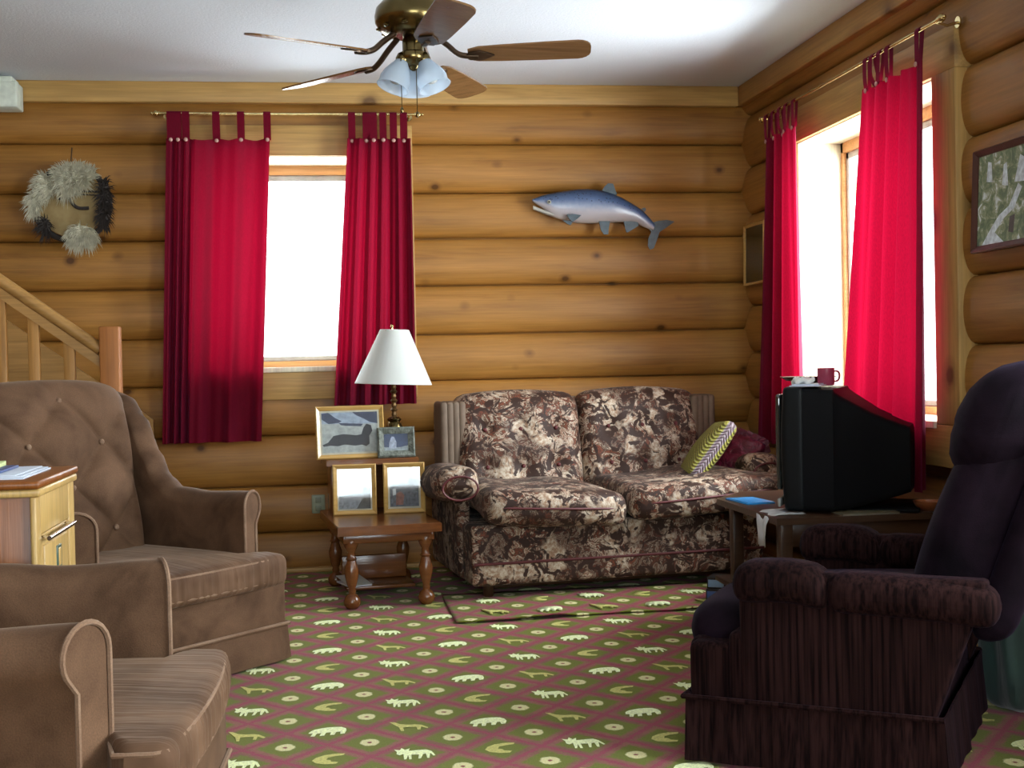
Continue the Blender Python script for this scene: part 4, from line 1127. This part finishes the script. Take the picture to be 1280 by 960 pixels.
# ------------------------------------------------------------------ plum recliner
def recliner(label, loc, rz):
    t0 = thing('recliner', label, 'recliner', loc, rz)
    V, Cc = M['plum'], M['cord']
    m = MB(); m.rbox((0, -.13, .215), (.375, .24, .115), .02, 5); m.rbox((0, -.40, .20), (.36, .075, .095), .02, 5); m.build('base_frame', Cc, t0)
    m = MB(); skirt(m, .385, -.475, .14, .165, .01, amp=.006, flare=.014); m.build('skirt', Cc, t0)
    m = MB(); m.tube([(.39, .14, .165), (.392, -.48, .165), (-.392, -.48, .165), (-.39, .14, .165)], .007, 6); m.build('skirt_welt', Cc, t0)
    # rounded seat with footrest lip
    def gs(p):
        a, b, d = p.x/.28, p.y/.34, p.z/.075
        q = Vector(p)
        if b < 0: q.y -= .02*(1-a*a)*abs(b)
        q.z += .02*(1-a*a)*(1-b*b)*(1 if d > 0 else 0)+ .02*b
        return q
    m = MB(); m.rbox((0, -.165, .325), (.30, .335, .070), .065, 10, gs); m.build('seat_cushion', V, t0)
    m = MB(); m.rbox((0, -.452, .245), (.33, .035, .055), .03, 6); m.build('footrest', Cc, t0)
    for s in (-1, 1):
        m = MB(); m.rbox((s*.345, -.082, .31), (.038, .258, .175), .02, 6, lambda p: Vector((p.x, p.y+(.065*p.z/.175*min(1, max(0, p.y/.2))), p.z)))
        ar = m.build('arm', Cc, t0)
        # front pad
        def gf(p):
            q = Vector(p); b = q.y/.115; q.z += .010*(1-b*b) - .014*max(0, b)**3; q.x += 0; return q
        m = MB(); m.rbox((s*.345, -.235, .448), (.066, .120, .052), .046, 8, gf); m.build('front_arm_pad', Cc, ar)
        def gb(p):
            q = Vector(p); b = q.y/.26; q.z += .008*(1-b*b) - .022*max(0, b*.5+.5)**1.2; k = 1-.12*max(0, b); q.x *= k; return q
        m = MB(); m.rbox((s*.345, .065, .437), (.062, .195, .050), .044, 9, gb); m.build('rear_arm_pad', Cc, ar)
    # back: lower body, channel and headrest roll
    def gl(p):
        a, d = p.x/.30, p.z/.27
        q = Vector(p); q.y += .36*(p.z+.27) - (.03*(1-d*d)*(1-a**4) if p.y < 0 else 0)
        q.y += .012*math.sin(p.x*42)*(1 if p.y < 0 else 0)*.3
        return q
    m = MB(); m.rbox((0, .10, .580), (.285, .09, .235), .07, 16, gl); m.build('lower_back_cushion', V, t0)
    def gh(p):
        a = p.x/.30; q = Vector(p); q.y += .33*p.z; q.z += .02*(1-a*a)*(1 if p.z > 0 else .2); return q
    m = MB(); m.rbox((0, .262, .828), (.305, .115, .130), .105, 14, gh); m.build('headrest_pillow', V, t0)
    def go(p):
        q = Vector(p); q.y += .40*(p.z+.30); return q
    m = MB(); m.rbox((0, .225, .605), (.315, .050, .278), .045, 10, lambda p: Vector((p.x, p.y+.36*(p.z+.278), p.z))); m.build('outer_back', V, t0)
    m = MB(); m.tube([(.385, -.10, .23), (.42, -.12, .25), (.425, -.16, .26)], .010, 8); return t0
recliner('dark plum corduroy recliner facing the television wall on the right', (1.475, 3.170, 0), math.radians(-124))

# ------------------------------------------------------------------ cabinet between the chairs
CX1 = -.690; cy0, cy1 = 3.225, 3.70; CTZ = .742
cab = thing('side_cabinet', 'golden oak side cabinet with brass handle between the velvet armchairs', 'cabinet', (CX1-.25, (cy0+cy1)/2, 0))
hx, hy = .25, (cy1-cy0)/2
m = MB(); m.bbox((-hx, -hy+.012, .05), (hx-.012, hy-.012, CTZ-.03), .004); m.bbox((-hx+.01, -hy+.02, 0), (hx-.03, hy-.02, .05), .003); m.build('body', M['cab_front'], cab)
m = MB(); m.bbox((-hx-.01, -hy-.012, CTZ-.020), (hx+.012, hy+.010, CTZ), .007); m.build('top', M['cab_front'], cab)
m = MB(); m.bbox((-hx, -hy, CTZ-.040), (hx+.010, hy, CTZ-.020), .006); m.build('moulding', M['cab_side'], cab)
# face frame (facing +x)
m = MB(); x0, x1 = hx-.014, hx
m.bbox((x0, -hy, .05), (x1, -hy+.055, CTZ-.04), .003); m.bbox((x0, hy-.075, .05), (x1, hy, CTZ-.04), .003); m.bbox((x0, -hy+.0555, CTZ-.135), (x1-.0005, hy-.0755, CTZ-.04), .003); m.bbox((x0, -hy+.0555, .05), (x1-.0005, hy-.0755, .09), .003)
m.build('face_frame', M['cab_side'], cab)
m = MB(); m.bbox((hx-.012, -hy+.058, .094), (hx-.004, hy-.078, CTZ-.138), .003)
m.bbox((hx-.008, -hy+.085, .12), (hx+.001, hy-.105, CTZ-.165), .005)
door = m.build('door', M['cab_side'], cab)
m = MB(); zz = CTZ-.145
m.tube([(hx+.018, -hy+.055, zz), (hx+.018, hy-.095, zz)], .006, 10); m.tube([(hx-.004, -hy+.075, zz), (hx+.018, -hy+.075, zz)], .005, 8); m.tube([(hx-.004, hy-.115, zz), (hx+.018, hy-.115, zz)], .005, 8)
m.build('handle', plain('polished_steel', (.8, .8, .78), .12, .03, 10, metal=1.0), door)
m = MB(); m.bbox((hx-.002, -.02, CTZ-.245), (hx+.004, .035, CTZ-.185), .002); hp = m.build('ornament_plate', plain('verdigris_plate', (.06, .10, .07), .4), door)
m = MB(); m.bbox((hx+.002, -.006, CTZ-.238), (hx+.006, .020, CTZ-.192), .002); m.build('ornament_panel', M['cab_side'], hp)
pp = thing('paper_stack', 'stack of white and blue papers on the oak cabinet top', 'papers', (CX1-.17, cy0+.23, CTZ))
m = MB()
for k in range(4):
    m.bbox((-.14+.006*k, -.17+.004*k, .0025*k), (.13+.005*k-.004*k*k, .15, .0025*k+.002), .0005)
m.build('sheets', plain('white_paper', (.62, .66, .74), .6, .05), pp)
m = MB(); m.bbox((-.15, -.19, .0105), (.06, .10, .017), .001); m.build('blue_folder', plain('blue_folder', (.04, .07, .20), .4), pp)
yp = thing('notepad', 'pale yellow notepad lying on the blue folder', 'notepad', (CX1-.22, cy0+.18, CTZ+.017), .05)
m = MB(); m.bbox((-.11, -.13, 0), (.085, .15, .010), .001); m.build('pages', plain('yellow_paper', (.66, .72, .32), .6, .05), yp)
m = MB(); m.bbox((-.11, .13, .010), (.085, .15, .012), .0005); m.build('binding', plain('pad_binding', (.4, .45, .2), .6), yp)

# ------------------------------------------------------------------ stair railing
SY_ = 5.55
n0 = atY(125, 410, SY_); n1 = atY(150, 410, SY_)
NXc = (n0.x+n1.x)/2; NW = (n1.x-n0.x)/2; NZ = n0.z+.005
st = thing('stair_railing', 'pine stair railing with square newel post and balusters', 'railing', (NXc, SY_, 0))
m = MB(); m.bbox((-NW, -NW, 0), (NW, NW, NZ), .006); m.build('newel_post', M['newel'], st)
ha = atY(0, 347, SY_); hb = atY(122, 431, SY_)
sl = (ha.z-hb.z)/(ha.x-hb.x); L0 = -1.9
def rz_(x, off): return hb.z + sl*((x+NXc)-hb.x) + off
m = MB()
def rail(mb, w, h, off, mi=0, r=.006, n=2):
    a, b = L0, -NW+.002
    mb.prism([Vector((a, -w, rz_(a, off))), Vector((b, -w, rz_(b, off))), Vector((b, -w, rz_(b, off-h))), Vector((a, -w, rz_(a, off-h)))], (0, 2*w, 0))
a, b = L0, -NW+.002
m.tube([(a, 0, rz_(a, -.012)), (b, 0, rz_(b, -.012))], .026, 12); m.build('handrail', M['pine_x'], st)
m = MB(); rail(m, .020, .045, -.040); m.build('sub_rail', M['pine_x'], st)
for px_ in (87, 43, 2, -42, -86, -130):
    bx = atY(px_, 440, SY_).x - NXc
    m = MB(); m.bbox((bx-.022, -.016, 0.14+max(0, sl*(bx+.02)*-1)*0), (bx+.022, .016, rz_(bx, -.06)), .003); m.build('baluster', M['pine_z'], st)
m = MB()
off = -.62
m.prism([Vector((L0, -.02, rz_(L0, off))), Vector((-NW, -.02, rz_(-NW, off))), Vector((-NW, -.02, max(0, rz_(-NW, off-.3)))), Vector((L0, -.02, rz_(L0, off-.3)))], (0, .04, 0)); m.build('stringer', M['pine_x'], st)
# stairs behind: treads and wall stringer
stp = thing('staircase', 'pine staircase rising left along the log wall', 'stairs', (NXc, 5.95, 0))
m = MB(); nst = 8
for k in range(nst):
    xx = -.12-k*.25; zz = .17*(k+1)
    mm = MB(); mm.bbox((xx-.27, -.33, zz-.03), (xx+.02, .38, zz), .005); mm.build('tread', M['pine_x'], stp)
    m.bbox((xx-.01, -.33, zz-.17), (xx+.005, .38, zz-.03), .002)
m.build('risers', M['pine_x'], stp)
wa = atY(15, 405, 6.36); wb = atY(123, 478, 6.36)
m = MB(); y_ = 6.36-5.95
s2 = (wa.z-wb.z)/(wa.x-wb.x)
def wz(x): return wb.z+s2*(x+NXc-wb.x)
m.prism([Vector((L0, y_, wz(L0))), Vector((.06, y_, wz(.06))), Vector((.06, y_, wz(.06)-.36)), Vector((L0, y_, wz(L0)-.36))], (0, .03, 0)); m.build('wall_stringer', M['pine_x'], stp)

# ------------------------------------------------------------------ television corner
TZ = .462
def quad(px): return [atZ(x, y, TZ) for x, y in px]
tt = thing('television_table', 'dark wooden table under the television by right wall', 'table', (1.80, 4.42, 0))
c_ = Vector((1.80, 4.42, 0))
pts = [Vector((1.47, 4.13, TZ)), Vector((2.10, 4.13, TZ)), Vector((2.10, 5.02, TZ)), Vector((1.64, 5.02, TZ)), Vector((1.47, 4.80, TZ))]
m = MB(); m.prism([p-c_ for p in pts], (0, 0, -.022)); m.build('tabletop', M['dark_wood'], tt, 30)
m = MB(); m.bbox((-.29, -.26, .12), (.28, .55, .14)); m.build('shelf', M['dark_wood'], tt)
for x, y in ((-.29, -.25), (.27, -.25), (.27, .55), (-.24, .42)):
    m = MB(); m.bbox((x-.022, y-.022, 0), (x+.022, y+.022, TZ-.022), .004); m.build('leg', M['dark_wood'], tt)
m = MB(); m.bbox((-.27, -.27, TZ-.10), (.27, -.255, TZ-.022), .003); dr = m.build('drawer', M['dark_wood'], tt)
m = MB(); m.ball((0, -.278, TZ-.06), .010, 8); m.build('knob', M['brass'], dr)

tvn = math.atan2(.48, -.877)   # direction the screen looks
TVL = Vector((1.700, 4.470, TZ))
tv = thing('television', 'bulky black tube television seen from the side', 'television', TVL, tvn+PI/2)
# local: front -y; x across
t = NT('tv_black'); t.col((.007, .007, .008)); n = t.noise(t.coord((1,1,1)), 400, 2); t.set(rough=.5, spec=.06); t.bump(n, .1, .001); M['tvb'] = t.mat
HW, HH = .255, .425
m = MB(); m.rbox((0, .0, HH/2+.008), (HW, .035, HH/2), .014, 4, lambda p: Vector((p.x, p.y-.012*(1-(p.x/HW)**2)*(1 if p.y < 0 else 0)-.010*(1-(p.z/(HH/2))**2)*(1 if p.y < 0 else 0), p.z)), nx=10, nz=10); m.build('front_bezel', plain('tv_grey_bezel', (.006, .007, .008), .4, spec=.15), tv)
m = MB()
rings = []
def rr(hx_, z0, z1, y, n=5, r=.02):
    out = []
    for (cx, cz, a0) in ((hx_-r, z1-r, 0), (-hx_+r, z1-r, 90), (-hx_+r, z0+r, 180), (hx_-r, z0+r, 270)):
        for k in range(n+1):
            a = math.radians(a0+90*k/n); out.append(Vector((cx+r*math.cos(a), y, cz+r*math.sin(a))))
    return out
for y, hx_, z0, z1 in ((.03, .252, .008, HH+.002), (.13, .250, .006, HH-.002), (.135, .245, .01, HH-.012), (.16, .235, .01, HH-.03), (.25, .175, .03, HH-.085), (.34, .14, .055, HH-.125), (.370, .13, .065, HH-.135), (.375, .12, .075, HH-.15)):
    rings.append(rr(hx_, z0, z1, y))
m.loft(rings); sh_ = m.build('cabinet_shell', M['tvb'], tv, 40)
m = MB(); m.rbox((0, -.058, HH/2+.03), (.215, .010, .165), .009, 8, lambda p: Vector((p.x, p.y-.012*(1-(p.x/.215)**2)*(1-(p.z/.165)**2), p.z))); m.build('screen', plain('tv_screen_glass', (.02, .025, .025), .06, .02, spec=.9), tv)
m = MB(); m.bbox((.11, -.062, .02), (.235, -.052, .05), .003); m.build('control_panel', plain('tv_silver_panel', (.28, .28, .26), .3), tv)
m = MB(); m.bbox((-.17, .14, .0), (.17, .40, .012)); m.build('foot', M['tvb'], tv)
Mtv = Matrix.Translation(TVL) @ Matrix.Rotation(tvn+PI/2, 4, 'Z')
TOP = HH+.008
o = thing('paper_sheet', 'white papers lying on top of the television', 'papers', Mtv @ Vector((.12, .035, TOP)), tvn+PI/2)
m = MB(); m.bbox((-.12, -.05, 0), (.12, .055, .004), .0008); m.bbox((-.10, -.045, .004), (.10, .045, .008), .0008); m.build('sheets', plain('bluish_paper', (.60, .68, .80), .5, .03), o)
o = thing('tray', 'dark shallow tray on top of the television', 'tray', Mtv @ Vector((-.06, .01, TOP)), tvn+PI/2)
m = MB(); m.lathe([(.001, 0), (.06, 0), (.075, .006), (.10, .018), (.103, .018), (.078, .003), (.001, .003)], (0, 0, .012), 30, M=Matrix.Diagonal((.9, 1.0, 1))); m.lathe([(.04, 0), (.03, .013)], n=20); m.build('dish', plain('dark_brown_dish', (.05, .025, .015), .3), o)
o = thing('mug', 'pinkish red mug standing on top of the television', 'mug', Mtv @ Vector((.045, .085, TOP-.001)))
m = MB(); m.lathe([(.001, 0), (.028, 0), (.030, .004), (.030, .062), (.027, .062), (.027, .006), (.001, .006)], n=24); cup = m.build('cup', plain('pink_red_glaze', (.38, .05, .10), .25), o)
m = MB(); m.tube(cr([(.028, 0, .05), (.045, 0, .048), (.050, 0, .032), (.043, 0, .016), (.028, 0, .014)], 4), .004, 6); m.build('mug_handle', plain('pink_red_handle', (.38, .05, .10), .25), o)
o = thing('folded_cloth', 'small crumpled white tissue between tray and mug on television', 'tissue', Mtv @ Vector((.155, .02, TOP+.008)))
m = MB(); m.rbox((0, 0, .010), (.035, .03, .010), .009, 6, lambda p: p+Vector((0, 0, .006*math.sin(p.x*160)*math.cos(p.y*140)))); m.build('tissue', plain('white_tissue', (.85, .85, .82), .8), o)
# things on the table
bp = atZ(962, 612, TZ)
o = thing('blue_folder', 'bright blue paper lying at the left end of the television table', 'paper', (1.555, 4.66, TZ), .1)
m = MB(); m.bbox((-.055, -.10, 0), (.055, .10, .005), .001); m.bbox((-.05, -.095, .005), (.052, .09, .007), .0005); m.build('sheet', plain('bright_blue_paper', (.02, .30, .72), .4, .05), o)
o = thing('newspaper', 'white paper hanging over the near edge of the television table', 'papers', (1.50, 4.16, TZ))
N = 8; m = MB(); top = []
prof = [(.10, .002), (.03, .0025), (.0, .002), (-.028, -.006), (-.036, -.03), (-.040, -.07), (-.043, -.105)]
vs = []
for k, (a, z) in enumerate(prof):
    for i in range(N+1):
        s = i/N; w_ = .0 + .17*s*(1-.09*k)
        vs.append(Vector((a+.004*math.sin(s*9+k)-.0*s - .0, -.01+w_+.06-.0*k, z+.002*math.sin(s*7))))
m.add(vs, [(k*(N+1)+i, k*(N+1)+i+1, (k+1)*(N+1)+i+1, (k+1)*(N+1)+i) for k in range(len(prof)-1) for i in range(N)])
pg = m.build('page', plain('newsprint', (.50, .50, .50), .7, .1), o, 80)
sm = pg.modifiers.new('thickness', 'SOLIDIFY'); sm.thickness = .0015
o = thing('magazine', 'grey brown magazine flat on television table behind the set', 'magazine', (1.80, 4.185, TZ), -.0)
m = MB(); m.bbox((-.10, -.055, 0), (.10, .055, .006), .001); m.build('pages', plain('magazine_grey', (.20, .18, .14), .5), o)
m = MB(); m.bbox((-.101, -.056, .006), (.101, .056, .0075), .0005); m.build('cover', plain('magazine_dim_cover', (.16, .14, .08), .35), o)
o = thing('wooden_bowl', 'small orange brown bowl behind the television on the table', 'bowl', (2.03, 4.185, TZ))
m = MB(); m.lathe([(.001, 0), (.025, 0), (.045, .018), (.052, .034), (.048, .034), (.040, .018), (.001, .008)], n=24); m.build('bowl_body', plain('orange_brown_glaze', (.35, .11, .04), .3), o)
m = MB(); m.lathe([(.028, 0), (.026, .004), (.022, .005)], n=20); m.build('foot_ring', plain('brown_foot', (.15, .06, .03), .4), o)

# ------------------------------------------------------------------ video tapes by the recliner
vp_ = atZ(893, 754, 0); vp_.x += .085; vp_.y += .02
for k, (lab, rz0) in enumerate((('black plastic case on carpet, lower of two with dark blue label', .5), ('black plastic case with pale blue label, stacked on top near recliner', .62))):
    o = thing('plastic_case', lab, 'case', vp_+Vector((.006*k, .0, .012+.046*k)), -rz0+.1*k, 'black cases by the recliner')
    m = MB(); m.bbox((-.10, -.055, 0), (.10, .055, .045), .002); m.build('case', M['black'], o)
    m = MB(); m.bbox((-.102, -.045, .006), (-.0995, .045, .036), .0005); m.bbox((-.095, -.0565, .006), (-.03, -.0545, .036), .0005); m.build('label_strip', plain('blue_label_%d' % (k+1), ((.06, .12, .35), (.25, .40, .62))[k], .4), o)

# ------------------------------------------------------------------ carpet remnant in front of and under the sofa
y0r = atZ(570, 780, 0).y; x0r = atZ(570, 780, 0).x; x1r = 1.95
def zrem(x, y):
    e = math.exp(-((y-y0r)/.05)**2)
    return .006+e*(.004+.008*max(0, math.sin(x*9.0+.6))*sst(x0r, x0r+.2, x)+.004*max(0, math.sin(x*23)))
m = MB(); NX, NY = 90, 26; y1r = y0r+.62
vs = []; fs = []
for j in range(NY+1):
    v = (j/NY)**1.8
    for i in range(NX+1):
        x = x0r+(x1r-x0r)*i/NX; y = y0r+(y1r-y0r)*v+(.012*math.sin(x*7)+.05*(x-x0r)/(x1r-x0r))*(1-v)
        vs.append((x, y, zrem(x, y)))
for j in range(NY):
    for i in range(NX):
        a = j*(NX+1)+i; fs.append((a, a+1, a+NX+2, a+NX+1))
m.add(vs, fs, 0)
motifs(m, x0r, x1r, y0r+.02, y1r, lambda x, y: zrem(x, y)+.001)
rug = m.build('carpet_remnant', [M['carpet'], M['motif_pale'], M['motif_tan']], None, 30)
tag(rug, 'loose strip of the same animal carpet lying in front of sofa', 'carpet strip')
sm = rug.modifiers.new('thickness', 'SOLIDIFY'); sm.thickness = .005; sm.offset = -1

# ------------------------------------------------------------------ dark corner behind the recliner
gb = atZ(1232, 884, 0)
o = thing('cloth_bag', 'dark green cloth bag slumped on floor behind the recliner', 'bag', (1.93, 3.40, 0))
t = NT('dark_green_cloth'); n = t.noise(t.coord((1,1,.4)), 14, 3); t.col(t.ramp(n, [(.3, (.004, .012, .010)), (.7, (.012, .04, .032))])); t.set(rough=.7, sheen=.3); t.bump(n, .5, .02); M['green'] = t.mat
m = MB()
def gg(p):
    q = Vector(p); a = math.atan2(q.y, q.x); k = 1+.10*math.sin(a*7+q.z*9)*(1 if q.z < .15 else .5) - .25*sst(.0, .22, q.z); q.x *= k; q.y *= k; return q
m.rbox((0, 0, .215), (.115, .10, .215), .06, 18, gg); m.build('bag_body', M['green'], o)
m = MB(); m.tube(cr([(-.05, 0, .38), (-.04, 0, .46), (.0, 0, .49), (.04, 0, .46), (.05, 0, .38)], 5), .007, 6); m.build('bag_strap', M['green'], o)
